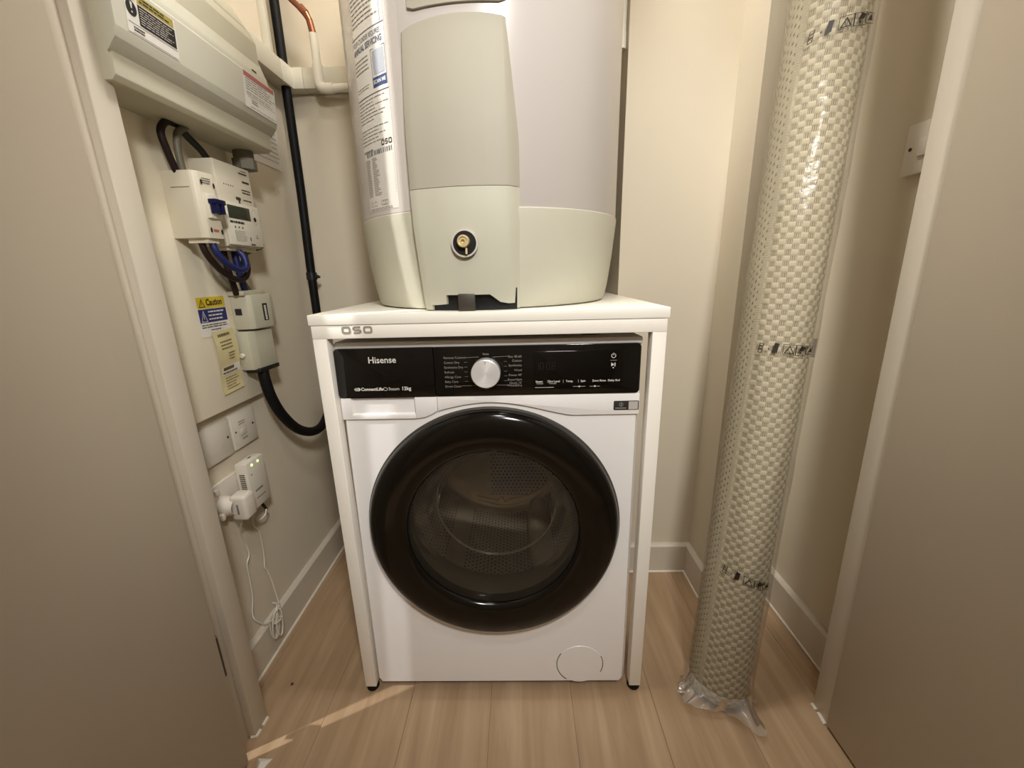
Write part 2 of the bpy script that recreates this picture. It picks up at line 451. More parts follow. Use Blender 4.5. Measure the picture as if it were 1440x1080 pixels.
def skirting(name, pts, h=.1, t=.015):
    """pts: wall line in plan, offset t towards the room side (left of travel)"""
    P = [Vector(p) for p in pts]; n = len(P); offs = []
    for i in range(n):
        ns = []
        if i > 0: d = (P[i] - P[i - 1]).normalized(); ns.append(Vector((-d.y, d.x)))
        if i < n - 1: d = (P[i + 1] - P[i]).normalized(); ns.append(Vector((-d.y, d.x)))
        m = sum(ns, Vector((0, 0)))
        m = m / m.dot(ns[0]) if len(ns) > 1 else m
        offs.append(m)
    prof = [(0, 0), (1, 0), (1, h - .006), (.72, h - .0015), (.55, h), (0, h)]
    b = NB(); R = []
    for i in range(n):
        R.append([b.verts.new((P[i].x + offs[i].x * t * a, P[i].y + offs[i].y * t * a, z)) for a, z in prof])
    for A, B in zip(R[:-1], R[1:]):
        for k in range(len(prof)): b.faces.new((A[k], A[(k + 1) % len(prof)], B[(k + 1) % len(prof)], B[k]))
    b.faces.new(R[0]); b.faces.new(R[-1][::-1]); bmesh.ops.recalc_face_normals(b, faces=b.faces[:])
    o = struct(name, b, GLOSSW, 30)
    # sealant bead along the floor
    b = NB()
    for i in range(n - 1):
        a = P[i] + offs[i] * (t + .001); c = P[i + 1] + offs[i + 1] * (t + .001)
        tube(b, [(a.x, a.y, .0015), (c.x, c.y, .0015)], .0038, 6, 0)
    struct('sealant_bead', b, CAULK, 40, o)
    return o
skirting('baseboard_left', [(XL, YB), (XL, -.058)])
skirting('baseboard_back', [(.33, YB), (XL, YB)])
skirting('baseboard_right', [(XR, -.036), (XR, YBX), (XBX, YBX), (XBX, YA), (.33, YA), (.33, YB)])

# door linings and doors (double cupboard doors folded out towards the hall)
LEAN = .0165
def lean(bm, k=LEAN):
    for v in bm.verts: v.co.x -= k * v.co.z
    return bm
b = NB(); box(b, -.562, -.530, -.100, -.058, 0, 2.06, .002); box(b, -.562, -.545, -.137, -.100, 0, 2.06, .001); t1 = struct('trim_1', b, GLOSSW, 30)
b = NB()
tube(b, [(-.5285, -.060, .002), (-.5285, -.078, .002)], .004, 6, 0); tube(b, [(-.5285, -.086, .002), (-.5285, -.098, .002), (-.540, -.100, .002)], .004, 6, 0)
struct('sealant_bead', b, CAULK, 40, t1)
b = NB(); lean(box(b, .704, .737, -.078, -.034, 0, 2.06, .002)); t2 = struct('trim_2', b, GLOSSW, 30)
b = NB(); tube(b, [(.702, -.034, .002), (.702, -.048, .002)], .004, 6, 0); tube(b, [(.702, -.054, .002), (.700, -.078, .002)], .004, 6, 0)
struct('sealant_bead', b, CAULK, 40, t2)
b = NB(); box(b, -.532, .70, -.098, -.04, 2.03, 2.06, .002); struct('trim_4', b, GLOSSW, 30)
# left door
b = NB(); box(b, -.534, -.512, -.72, -.150, .008, 2.03, .002); d1 = struct('door_1', b, DOORP, 30)
for z in (.27, 1.80):
    b = NB(); cylseg(b, (-.5235, -.1435, z - .045), (-.5235, -.1435, z + .045), .006, 14); box(b, -.545, -.5225, -.1455, -.1370, z - .045, z + .045, .0005)
    struct('hinge', b, GREYP, 35, d1)
# right door
b = NB(); lean(box(b, .698, .720, -.66, -.0815, .008, 2.03, .002)); d2 = struct('door_2', b, DOORP, 30)

# ------------------------------------------------------------------ appliance stand
S = thing('appliance_stand', 'white metal stand with white worktop straddling the washing machine', 'stand', (0, .28, 0))
SW, SD, LT = .325, .56, .026
b = NB(); box(b, -SW - .003, SW + .003, -.002, SD + .002, .8735, .8925, .0012); part(S, 'worktop', b, TOPM)
b = NB(); box(b, -SW, SW, 0, LT, .848, .873, .0012); fr = part(S, 'front_rail', b, WHITEM)
b = NB(); oso(b, plane_map((-.240, -.0003, .8637), (1, 0, 0), (0, 0, 1)), .0170, .0140, .0038, .0030)
sub(fr, S, 'lettering', b, OSOGREY, 0)
b = NB(); box(b, -SW, SW, SD - LT, SD, .848, .873, .0012); part(S, 'back_rail', b, WHITEM)
for s in (-1, 1):
    b = NB(); box(b, s * SW, s * (SW - LT), LT, SD - LT, .848, .873, .0012); part(S, 'side_rail', b, WHITEM)
    for (ya, yb) in ((0, LT), (SD - LT, SD)):
        b = NB(); box(b, s * SW, s * (SW - LT), ya, yb, .015, .848, .0012); lg = part(S, 'leg', b, WHITEM)
        xm = s * (SW - LT / 2); ym = (ya + yb) / 2
        b = NB(); lathe(b, [(0, 0), (.0125, 0), (.0145, .004), (.0145, .009), (.011, .0155), (0, .0155)], (xm, ym, 0), 'Z', 20); sub(lg, S, 'foot', b, RUBBER)

# ------------------------------------------------------------------ washing machine (local coordinates: x about centre, y=0 front plane, z up)
W = thing('washing_machine', 'white front-loading washing machine with black control strip and round black door', 'washing machine', (-.005, .0105, .004), (-math.radians(1.03), 0, 0))
HW = .2965
DC, DR = .436, .262      # door centre height and outer radius
HOLE = .245
def P(name, bm, m, smooth=35, label=None): return part(W, name, bm, m, smooth, True, label)
# cabinet: sides, top, back, bottom
b = NB()
box(b, -HW, -HW + .004, .012, .50, .016, .822); box(b, HW - .004, HW, .012, .50, .016, .822)
box(b, -HW, HW, .496, .50, .016, .822); box(b, -HW, HW, .012, .50, .014, .018)
P('cabinet', b, MACHW)
# front sheet with the door hole: ring from circle to rectangle, with rounded side edges
b = NB(); N = 96; x0, x1, z0, z1 = -HW, HW, .014, .722
ang = [2 * PI * i / N for i in range(N)]
cor = [math.atan2(zz - DC, xx) % (2 * PI) for xx in (x0, x1) for zz in (z0, z1)]
ang = sorted(set([round(a, 6) for a in ang] + [round(a, 6) for a in cor]))
def edge_pt(a, inset=0.0):
    c, s = math.cos(a), math.sin(a); t = 1e9
    if c > 1e-9: t = min(t, (x1 - inset) / c)
    if c < -1e-9: t = min(t, (x0 + inset) / c)
    if s > 1e-9: t = min(t, (z1 - DC) / s)
    if s < -1e-9: t = min(t, (z0 + .0 - DC) / s)
    return c * t, DC + s * t
rings = []
rings.append([b.verts.new((HOLE * math.cos(a), .03, DC + HOLE * math.sin(a))) for a in ang])
rings.append([b.verts.new((HOLE * math.cos(a), 0, DC + HOLE * math.sin(a))) for a in ang])
rings.append([b.verts.new((edge_pt(a, .008)[0], 0, edge_pt(a, .008)[1])) for a in ang])
R4 = []
for a in ang:
    ex, ez = edge_pt(a); R4.append(b.verts.new((ex, .012 if abs(abs(ex) - HW) < 1e-6 else (.0005 if ez < .1 else .0), ez)))
rings.append(R4)
for A, B in zip(rings[:-1], rings[1:]):
    n = len(ang)
    for i in range(n):
        j = (i + 1) % n
        try: b.faces.new((A[i], A[j], B[j], B[i]))
        except ValueError: pass
bmesh.ops.remove_doubles(b, verts=b.verts[:], dist=1e-5)
bmesh.ops.recalc_face_normals(b, faces=b.faces[:])
P('front_panel', b, MACHW, 30)
b = NB(); box(b, -HW, HW, .002, .50, .8195, .833, .004); tp = P('top_panel', b, MACHW)
b = NB(); lathe(b, [(.0, .0022), (.012, .002), (.016, .0), (.019, .0016), (.021, 0)], (.205, .055, .833), 'Z', 28)
sub(tp, W, 'sticker', b, clear_mat('clear_sticker', (.9, .88, .84, 1), .6, .1, 1.5), 35, True)
# curved fascia under the control strip
low = [(-.1015, .693)]
for i in range(40):
    xx = -.095 + i * (.395 - .004) / 39
    t = max(0, 1 - (abs(xx - .0) / .15) ** 2.0)
    base = .6805
    z = base + .029 * (max(0, math.cos(min(1, abs(xx) / .165) * PI / 2)) ** 1.35)
    low.append((xx, z))
low = [(a, c) for a, c in low if a <= HW - .008]; low.append((HW - .003, .6815))
b = NB(); prism(b, low + [(HW - .003, .7235), (-.1015, .7235)], 1, -.0045, .004, .0012)
P('fascia', b, MACHW)
# detergent drawer: white lower front with a finger recess, black glossy upper front
b = NB(); xd0, xd1 = -HW + .004, -.1025; zd0, zd1 = .679, .7235
lowd = [(xd0, zd0), (-.150, zd0), (-.128, .6815), (-.114, .687), (xd1, .6945)]
rx0, rx1, rz0, rz1 = -.272, -.146, .688, .722
box(b, xd0, rx0, -.0045, .004, zd0, zd1, .001); 
prism(b, [(rx1, zd0), (-.146, zd0), (-.128, .6815), (-.114, .687), (xd1, .6945), (xd1, zd1), (rx1, zd1)][1:], 1, -.0045, .004, .001)
box(b, rx0, rx1, -.0045, .004, zd0, rz0, .001)
# recess: sloping walls and back
vv = lambda *c: b.verts.new(c)
dq = .016
A = [vv(rx0, -.0045, rz0), vv(rx1, -.0045, rz0), vv(rx1, -.0045, rz1), vv(rx0, -.0045, rz1)]
Bq = [vv(rx0 + .016, dq, rz0 + .014), vv(rx1 - .012, dq, rz0 + .014), vv(rx1 - .012, dq, rz1), vv(rx0 + .016, dq, rz1)]
for i in range(4): b.faces.new((A[i], A[(i + 1) % 4], Bq[(i + 1) % 4], Bq[i]))
b.faces.new(Bq[::-1])
dr = P('detergent_drawer', b, MACHW)
def rounded(bm, xa, xb, za, zb, y0, y1, r, lr=True, rr=True):
    pts = []
    for (cx, cz, a0, on) in ((xb - r, zb - r, 0, rr), (xa + r, zb - r, 90, lr), (xa + r, za + r, 180, lr), (xb - r, za + r, 270, rr)):
        if on: pts += [(cx + r * math.cos(math.radians(a0 + k * 15)), cz + r * math.sin(math.radians(a0 + k * 15))) for k in range(7)]
        else: pts.append((xb if a0 in (0, 270) else xa, zb if a0 in (0, 90) else za))
    return prism(bm, pts, 1, y0, y1, .0007)
b = NB(); rounded(b, -HW + .002, -.1032, .7245, .8215, -.006, .006, .008, True, False); dp = sub(dr, W, 'black_front', b, BLACKG, 35, True)
FP = lambda x, z: plane_map((x, -.0064, z), (1, 0, 0), (0, 0, 1))
b = NB(); text_bm(b, 'Hisense', .0172, FP(-.2290, .7985), 'LEFT', .00022); sub(dp, W, 'brand_lettering', b, PRINTW, 0, True) if False else None
o = finish(b, 'brand_lettering', PRINTW, dr, 0)
b = NB(); text_bm(b, 'ConnectLife', .0088, FP(-.2485, .7415), 'LEFT', .0002); text_bm(b, 'Steam', .0088, FP(-.1945, .7415)); text_bm(b, '12kg', .0098, FP(-.1690, .7418), 'LEFT', .0003)
f0 = FP(-.2555, .7415)
for (du, rr) in ((-.001, .0042), (.002, .0042), (-.0025, .0036)): poly(b, f0, [(du + rr * math.cos(t * PI / 8), rr * .8 * math.sin(t * PI / 8)) for t in range(16)])
outline(b, FP(-.2005, .7415), [(.0045 * math.cos(t * PI / 6), .0034 * math.sin(t * PI / 6)) for t in range(12)], .0008)
finish(b, 'feature_lettering', PRINTW, dr, 0)
# control panel
b = NB(); rounded(b, -.1018, HW - .005, .7245, .8215, -.006, .006, .008, False, True); cpn = P('control_panel', b, BLACKG)
KX, KZ = -.0025, .7725
b = NB()
left = ['Remote Control', 'Cotton Dry', 'Synthetics Dry', 'Refresh', 'Allergy Care', 'Baby Care', 'Drum Clean']
right = ['Eco 40-60', 'Cotton', 'Synthetics', 'Wool', "Power 49'", 'Rinse+Spin', "Quick 15'", 'Wash&Dry']
for i, s in enumerate(left): text_bm(b, s, .0062, FP(-.0835, .8005 - i * .0094))
rz = [.8005, .7925, .7835, .7740, .7645, .7555, .7490, .7440]
for s, z in zip(right, rz): text_bm(b, s, .0062, FP(.0655, z), 'RIGHT')
text_bm(b, 'Auto', .006, FP(KX, .8065), 'CENTER'); text_bm(b, 'Spin', .0055, FP(KX, .7395), 'CENTER')
sub(cpn, W, 'programme_lettering', b, PRINTG, 0, True)
b = NB()
for (u0, v0, u1, v1) in ((.010, .8005, .041, .8015), (.012, .7455, .040, .7448), (-.043, .8002, -.016, .8012), (-.056, .7448, -.014, .7455)):
    poly(b, FP(0, 0), [(u0, v0 - .0003), (u1, v1 - .0003), (u1, v1 + .0003), (u0, v0 + .0003)])
for i in range(5):
    for s in (-1, 1):
        z = .7915 - i * .0094; a = .034 if s > 0 else .036
        rect(b, FP(KX, 0), s * a - .006 * (1 if s < 0 else 0), s * a + .006 * (1 if s > 0 else 0), z - .00025, z + .00025)
sub(cpn, W, 'dial_marks', b, PRINTG, 0, True)
# display: window, segments, buttons
b = NB(); rounded(b, .088, .258, .734, .809, -.0064, -.0055, .003); sub(cpn, W, 'display_window', b, mat('display_black', '#050404', .06), 35, True)
b = NB(); FQ = lambda x, z: plane_map((x, -.0068, z), (1, 0, 0), (0, 0, 1))
def seg7(bm, fn, u, v, w, h, on):
    t = .0009
    S7 = {'a': (u, u + w, v + h, v + h + t), 'g': (u, u + w, v + h / 2, v + h / 2 + t), 'd': (u, u + w, v, v + t), 'f': (u, u + t, v + h / 2, v + h), 'b': (u + w - t, u + w, v + h / 2, v + h), 'e': (u, u + t, v, v + h / 2), 'c': (u + w - t, u + w, v, v + h / 2)}
    for k in on: rect(bm, fn, *S7[k])
f7 = FQ(0, 0)
for (u, on) in ((.0915, 'bc'), (.1005, 'abcdef'), (.1125, 'abcdef'), (.1225, 'abcdefg')): seg7(b, f7, u, .7735, .0065, .0135, on)
for v in (.7775, .7835): rect(b, f7, .1092, .1102, v, v + .001)
sub(cpn, W, 'clock_segments', b, PRINTRED, 0, True)
b = NB()
for s, xx, q in (('Steam', .0945, 'Function'), ('Dry Level', .119, 'Pre-wash'), ('Temp.', .1525, None), ('Spin', .181, None), ('Extra Rinse', .2035, None), ('Delay End', .2330, None)):
    text_bm(b, s, .0056, FQ(xx - .003, .7505), 'LEFT', .0001)
    if q: text_bm(b, q, .0036, FQ(xx - .001, .7465))
for xx in (.1145, .1445, .1735, .2010): rect(b, f7, xx, xx + .0004, .7475, .7535)
rect(b, f7, .0905, .1265, .7385, .7393); rect(b, f7, .1635, .1875, .7395, .7400); rect(b, f7, .1955, .2150, .7392, .7397)
for xx in (.1755, .2055): poly(b, f7, [(xx + .0018 * math.cos(t * PI / 5), .7397 + .0018 * math.sin(t * PI / 5)) for t in range(10)])
# power and start symbols
pw_ = [(.0045 * math.cos(t), .0045 * math.sin(t)) for t in np.linspace(PI / 2 + .5, 2.5 * PI - .5, 18)]
for (a, c) in zip(pw_[:-1], pw_[1:]):
    poly(b, FQ(.2395, .7985), [a, c, (c[0] * .78, c[1] * .78), (a[0] * .78, a[1] * .78)])
rect(b, FQ(.2395, .7985), -.0005, .0005, .0005, .0055)
rect(b, f7, .2335, .2455, .7895, .7899)
poly(b, FQ(.2395, .7815), [(-.004, -.0038), (.0012, 0), (-.004, .0038)]); rect(b, FQ(.2395, .7815), .0015, .0024, -.0036, .0036); rect(b, FQ(.2395, .7815), .0032, .0041, -.0036, .0036)
poly(b, FQ(.2395, .775), [(-.0018, .001), (0, -.0014), (.0018, .001)])
sub(cpn, W, 'button_lettering', b, PRINTW, 0, True)
# dial
prof = [(.0275, 0), (.0275, -.0215), (.0268, -.0235), (.0255, -.0242)]
for k in range(28): prof.append((.0250 - k * .00088, -.0242 + (.00022 if k % 2 else 0)))
prof.append((0, -.0241))
b = NB(); lathe(b, prof, (KX, -.006, KZ), 'Y', 96)
kb = P('dial_knob', b, SILVER, 14)
b = NB(); rect(b, plane_map((KX, -.0304, KZ), (1, 0, 0), (0, 0, 1)), -.0005, .0005, .0185, .0245); sub(kb, W, 'pointer_mark', b, INKG, 0, True)
b = NB(); lathe(b, [(.0287, 0), (.0287, -.004), (.0275, -.004)], (KX, -.006, KZ), 'Y', 48); sub(kb, W, 'bezel', b, BLACKP, 35, True)
# energy sticker on the fascia (code panel left blank)
b = NB(); rounded(b, .2435, .2925, .6895, .7085, -.0050, -.0046, .002); st = P('sticker', b, INK)
fS = plane_map((0, -.0052, 0), (1, 0, 0), (0, 0, 1))
b = NB(); rect(b, fS, .2725, .2905, .6910, .7070); sub(st, W, 'sticker_panel', b, mat('pale_panel', '#b9b3aa', .6), 0, True)
b = NB(); outline(b, fS, [(.2580 + .0042 * math.cos(t * PI / 6), .7010 + .0042 * math.sin(t * PI / 6)) for t in range(12)], .0009); rect(b, fS, .2572, .2588, .6975, .7040)
lines(b, fS, .247, .269, .692, .6955, 1, .7, .1); sub(st, W, 'sticker_print', b, PRINTG, 0, True)
# filter flap
b = NB(); N = 40
lathe(b, [(.0, -.0012), (.0525, -.0012), (.0532, -.0004), (.0532, .002)], (.189, 0, .0635), 'Y', 64); ff = P('filter_flap', b, MACHW)
for v in ff.data.vertices: v.co.z = .0635 + (v.co.z - .0635) * .98
for (ta, tb) in ((145, 235), (-25, 25)):
    b = NB()
    pts = [(.189 + .0538 * math.cos(math.radians(ta + (tb - ta) * k / 14)), -.0006, .0635 + .0528 * math.sin(math.radians(ta + (tb - ta) * k / 14))) for k in range(15)]
    tube(b, pts, .0009, 5, 0)
    sub(ff, W, 'gap', b, GREYP, 35, True)
# door: black ring, outer pane, inner bowl
b = NB()
lathe(b, [(.246, .006), (.258, .002), (DR, -.004), (DR + .0005, -.010), (.2605, -.018), (.2565, -.0245), (.250, -.029), (.240, -.0325), (.225, -.0345), (.205, -.0335), (.190, -.0305), (.1825, -.0275), (.1790, -.0235), (.1775, -.016), (.177, -.004), (.178, .004)], (0, 0, DC), 'Y', 128)
door = P('door', b, BLACKR, 60)
b = NB(); lathe(b, [(DR + .003, -.001), (DR + .0035, -.006), (DR + .0005, -.009)], (0, 0, DC), 'Y', 128); sub(door, W, 'rim', b, GREYP, 40, True)
b = NB(); lathe(b, [(.1778, -.0215), (.16, -.0235), (.12, -.0255), (.06, -.0265), (0, -.027)], (0, 0, DC), 'Y', 96); sub(door, W, 'outer_pane', b, GLASSM, 60, True)
b = NB(); lathe(b, [(.178, .002), (.172, .012), (.160, .05), (.150, .085), (.140, .105), (.125, .115), (.08, .122), (0, .126)], (0, 0, DC - .006), 'Y', 96); sub(door, W, 'glass_bowl', b, BOWLM, 50, True)
b = NB(); lathe(b, [(.141, .1045), (.1425, .1035), (.144, .1005), (.1425, .0985), (.141, .1)], (0, 0, DC - .006), 'Y', 96); sub(door, W, 'bowl_edge', b, mat('bowl_edge_glass', '#b9b09d', .2), 40, True)
b = NB(); lathe(b, [(.244, .026), (.236, .02), (.215, .03), (.20, .045), (.197, .07), (.205, .10), (.225, .118)], (0, 0, DC), 'Y', 96); P('door_seal', b, GASKET, 50)
# drum
b = NB(); lathe(b, [(.222, .112), (.238, .118), (.240, .13), (.240, .44), (.228, .455), (.15, .462), (0, .466)], (0, 0, DC), 'Y', 96); drum = P('drum', b, STEEL, 50)
b = NB()   # perforations
for i in range(150):
    a = 2 * PI * i / 150
    for j in range(20):
        y = .142 + j * .0145 + (.007 if i % 2 else 0)
        if i % 50 in (0, 1, 2, 48, 49): continue
        c = Vector((.2393 * math.cos(a), y, DC + .2393 * math.sin(a))); n = Vector((-math.cos(a), 0, -math.sin(a))); t = Vector((-math.sin(a), 0, math.cos(a)))
        b.faces.new([b.verts.new(c + .0030 * (math.cos(k * PI / 3) * t + math.sin(k * PI / 3) * Vector((0, 1, 0)))) for k in range(6)])
pf = sub(drum, W, 'perforation', b, HOLEM, 0, True); pf['kind'] = 'stuff'
for k in range(3):   # lifters
    a = math.radians(-62 + 120 * k); b = NB()
    n = Vector((-math.cos(a), 0, -math.sin(a))); t = Vector((-math.sin(a), 0, math.cos(a))); base = Vector((.2395 * math.cos(a), 0, DC + .2395 * math.sin(a)))
    secs = []
    for (y, wd, ht) in ((.14, .018, .004), (.16, .032, .030), (.30, .038, .042), (.42, .034, .034), (.445, .02, .004)):
        secs.append([b.verts.new(base + Vector((0, y, 0)) + t * (wd * q) + n * (ht * r_)) for q, r_ in ((-1, 0), (-.75, .55), (-.35, .93), (0, 1), (.35, .93), (.75, .55), (1, 0))])
    for A, B in zip(secs[:-1], secs[1:]):
        for i in range(6): b.faces.new((A[i], A[i + 1], B[i + 1], B[i]))
    bmesh.ops.recalc_face_normals(b, faces=b.faces[:])
    sub(drum, W, 'lifter', b, mat('lifter_plastic', '#c3bbab', .4), 50, True)
b = NB()   # holes in the right-hand half of the rear drum wall
for i in range(-3, 16):
    for j in range(-16, 3):
        x_, z_ = i * .0125 + (.00625 if j % 2 else 0), j * .0115; r_ = math.hypot(x_, z_)
        if r_ > .205 or x_ < -.045: continue
        y_ = .466 - .004 * (r_ / .15) if r_ < .15 else .462 - .007 * (r_ - .15) / .078
        b.faces.new([b.verts.new((x_ + .0034 * math.cos(k * PI / 3), y_ - .0012, DC + z_ + .0034 * math.sin(k * PI / 3))) for k in range(6)])
pf2 = sub(drum, W, 'perforation', b, HOLEM, 0, True); pf2['kind'] = 'stuff'
b = NB()   # embossed zigzag near the foot of the rear drum wall
zz = [(-.09, -.188), (-.02, -.205), (-.006, -.192), (.004, -.212), (.018, -.203), (.085, -.185), (.125, -.160), (.150, -.130)]
tube(b, [(x_, .452, DC + z_) for x_, z_ in zz], .0028, 6, 0)
tube(b, [(x_, .447, DC + z_ - .014) for x_, z_ in ((-.09, -.185), (0, -.207), (.085, -.187), (.13, -.155))], .0022, 6, 4)
sub(drum, W, 'emboss', b, mat('emboss_steel', '#f0ebe0', .25, metal=.3), 50, True)
for sx in (-1, 1):
    for (y, h) in ((.06, .014), (.45, .014)):
        b = NB(); lathe(b, [(0, -.003), (.018, -.003), (.02, 0), (.02, h), (0, h)], (sx * .25, y, (-.001 if y < .2 else .0055)), 'Z', 20); P('foot', b, RUBBER)

# ------------------------------------------------------------------ water cylinder
CX, CY, CR = -.006, .298, .29
Cq = thing('hot_water_cylinder', 'large white hot water cylinder with grey base and grey front cover on the worktop', 'water heater', (CX, CY, .8925))
def cpt(adeg, r, z):   # angle from straight-to-camera (-y), positive to +x
    a = math.radians(adeg); return Vector((CX + r * math.sin(a), CY - r * math.cos(a), z))
b = NB(); lathe(b, [(.284, 1.060), (.2885, 1.067), (.2885, 1.85), (.28, 1.875), (.25, 1.89), (0, 1.90)], (CX, CY, 0), 'Z', 160); body = part(Cq, 'body', b, CYLW, 40)
b = NB(); lathe(b, [(0, .8925), (.255, .8925), (.266, .896), (.270, .903), (.2755, .93), (.283, .985), (.2888, 1.045), (.2905, 1.062), (.2905, 1.0665), (.2885, 1.068)], (CX, CY, 0), 'Z', 160); bsh = part(Cq, 'base_shell', b, CYLG, 40)
# dark recess plate behind the cable opening at the foot of the cover
b = NB()
for s in range(12):
    a0, a1 = -20.5 + 33 * s / 12, -20.5 + 33 * (s + 1) / 12
    b.faces.new([b.verts.new(cpt(a0, .2775, .893)), b.verts.new(cpt(a1, .2775, .893)), b.verts.new(cpt(a1, .2815, .932)), b.verts.new(cpt(a0, .2815, .932))])
part(Cq, 'cable_recess', b, BLACKP)
b = NB()
c0 = cpt(-6, .284, .905); box(b, c0.x - .017, c0.x + .014, c0.y - .008, c0.y + .012, .8935, .9235, .002); part(Cq, 'terminal_block', b, GREYP)
# front cover: grid of columns (angle, share of protrusion)
def base_r(z):
    if z > 1.067: return .2885
    t = (z - .8925) / (1.067 - .8925); return .270 + (.2905 - .270) * min(1, max(0, t)) ** .8
cols = [(-24.2, 0), (-23.9, .55), (-23.2, .88), (-21.5, 1), (-20.2, 1), (-19.9, 1), (-18, 1), (-14.0, .98), (-13.8, .985), (-10, 1), (-6, 1.02), (-2, 1), (2.2, .97), (2.8, .965), (6, .93), (9, .86), (9.8, .80), (11.8, .42), (12.55, .27), (12.7, .24), (13.4, .1), (14.0, 0)]
def cover_rows(zs, prot, topshape=None, botshape=None):
    b = NB(); G = []
    for (a, s) in cols:
        ztop = topshape(a) if topshape else zs[-1]; zbot = botshape(a) if botshape else zs[0]
        col = []
        for k in range(len(zs)):
            t = (zs[k] - zs[0]) / (zs[-1] - zs[0]); z = zbot + (ztop - zbot) * t
            pr = prot(z, t); taper = 1.0
            aa = a
            if topshape:   # the right-hand bevel narrows towards the top
                q = max(0, min(1, (z - 1.17) / .17))
                if a > 9: aa = a - q * (a - 9.0) * .72
            col.append(b.verts.new(cpt(aa, base_r(z) - .0008 + s * pr, z)))
        G.append(col)
    for A, B in zip(G[:-1], G[1:]):
        for k in range(len(zs) - 1): b.faces.new((A[k], B[k], B[k + 1], A[k + 1]))
    # close top and bottom towards the shell
    for k, dz in ((0, .0), (len(zs) - 1, .0)):
        back = [b.verts.new(cpt(a, base_r(c[k].co.z) - .004, c[k].co.z + dz)) for (a, s), c in zip(cols, G)]
        for i in range(len(G) - 1): b.faces.new((G[i][k], G[i + 1][k], back[i + 1], back[i]))
    bmesh.ops.recalc_face_normals(b, faces=b.faces[:])
    return b
prot_up = lambda z, t: .0035 + .0155 * (1 - max(0, min(1, (z - 1.17) / .172)) ** 1.6)
top = lambda a: 1.3445 - .000024 * (a + 4) ** 2 - .003 * max(0, (-a - 19) / 5) - .004 * max(0, (a - 8) / 6) ** 2
b = cover_rows([1.0990 + (1.345 - 1.0990) * i / 14 for i in range(15)], prot_up, top); part(Cq, 'upper_cover', b, COVERG, 25)
prot_lo = lambda z, t: .0195 - .004 * (1 - t)
def botl(a):
    if a < -20.0 or a > 12.6: return .8945
    if a < -14.6: return .9035
    if a <= -11: return .9215 if a > -13.9 else .905
    if a <= 2.3: return .9215
    if a <= 6.5: return .9215 - (a - 2.3) / 4.2 * .016
    return .9045
b = cover_rows([.8945, .93, .96, 1.0, 1.04, 1.08, 1.0980], prot_lo, None, botl); lc = part(Cq, 'lower_cover', b, CYLG, 25)
# drain port
vc = cpt(-5.2, base_r(1.0088) + .0205, 1.0088); vn = Vector((math.sin(math.radians(-5)), -math.cos(math.radians(-5)), 0)); vr = Vector((-vn.y, vn.x, 0))
def disc_on(bm, c, n, prof, seg=40):
    r = Vector((-n.y, n.x, 0)); rings = []
    for (rad, h) in prof:
        if rad < 1e-6: rings.append([bm.verts.new(c + n * h)]); continue
        rings.append([bm.verts.new(c + n * h + rad * (math.cos(2 * PI * k / seg) * r + math.sin(2 * PI * k / seg) * Vector((0, 0, 1)))) for k in range(seg)])
    for A, B in zip(rings[:-1], rings[1:]):
        for k in range(seg):
            j = (k + 1) % seg
            if len(B) == 1: bm.faces.new((A[k], A[j], B[0]))
            else: bm.faces.new((A[k], A[j], B[j], B[k]))
    bmesh.ops.recalc_face_normals(bm, faces=bm.faces[:]); return bm
b = NB(); disc_on(b, vc, vn, [(.0232, -.002), (.0232, .0012), (.0205, .0016), (.0200, .0006)]); ring = part(Cq, 'port_ring', b, CYLW)
b = NB(); disc_on(b, vc, vn, [(.0202, .0008), (0, .0008)]); sub(ring, Cq, 'port_recess', b, BLACKP)
b = NB(); disc_on(b, vc + vr * -.0008 + Vector((0, 0, .003)), vn, [(.0102, .0), (.0102, .010), (.0092, .0115), (.0072, .0115), (.0068, .0095), (.0032, .0098), (.0030, .004), (0, .004)]); sub(ring, Cq, 'drain_valve', b, BRASS)
b = NB(); tube(b, [vc + vn * .003 + vr * .003 + Vector((0, 0, -.008)), vc + vn * .006 + vr * .0035 + Vector((0, 0, -.018))], .002, 8, 0); sub(ring, Cq, 'valve_stem', b, BRASS)
# plate above the cover
b = NB(); G = []
for i in range(15):
    a = -20.6 + 31.0 * i / 14; r0 = .2892; th = .004
    q = .004 if i in (0, 14) else 0
    G.append([b.verts.new(cpt(a, r0, 1.3575 + q)), b.verts.new(cpt(a, r0 + th, 1.3575 + q)), b.verts.new(cpt(a, r0 + th, 1.46 - q)), b.verts.new(cpt(a, r0, 1.46 - q))])
for A, B in zip(G[:-1], G[1:]):
    for k in range(4): b.faces.new((A[k], B[k], B[(k + 1) % 4], A[(k + 1) % 4]))
b.faces.new(G[0]); b.faces.new(G[-1][::-1]); bmesh.ops.recalc_face_normals(b, faces=b.faces[:]); part(Cq, 'name_plate', b, COVERG)
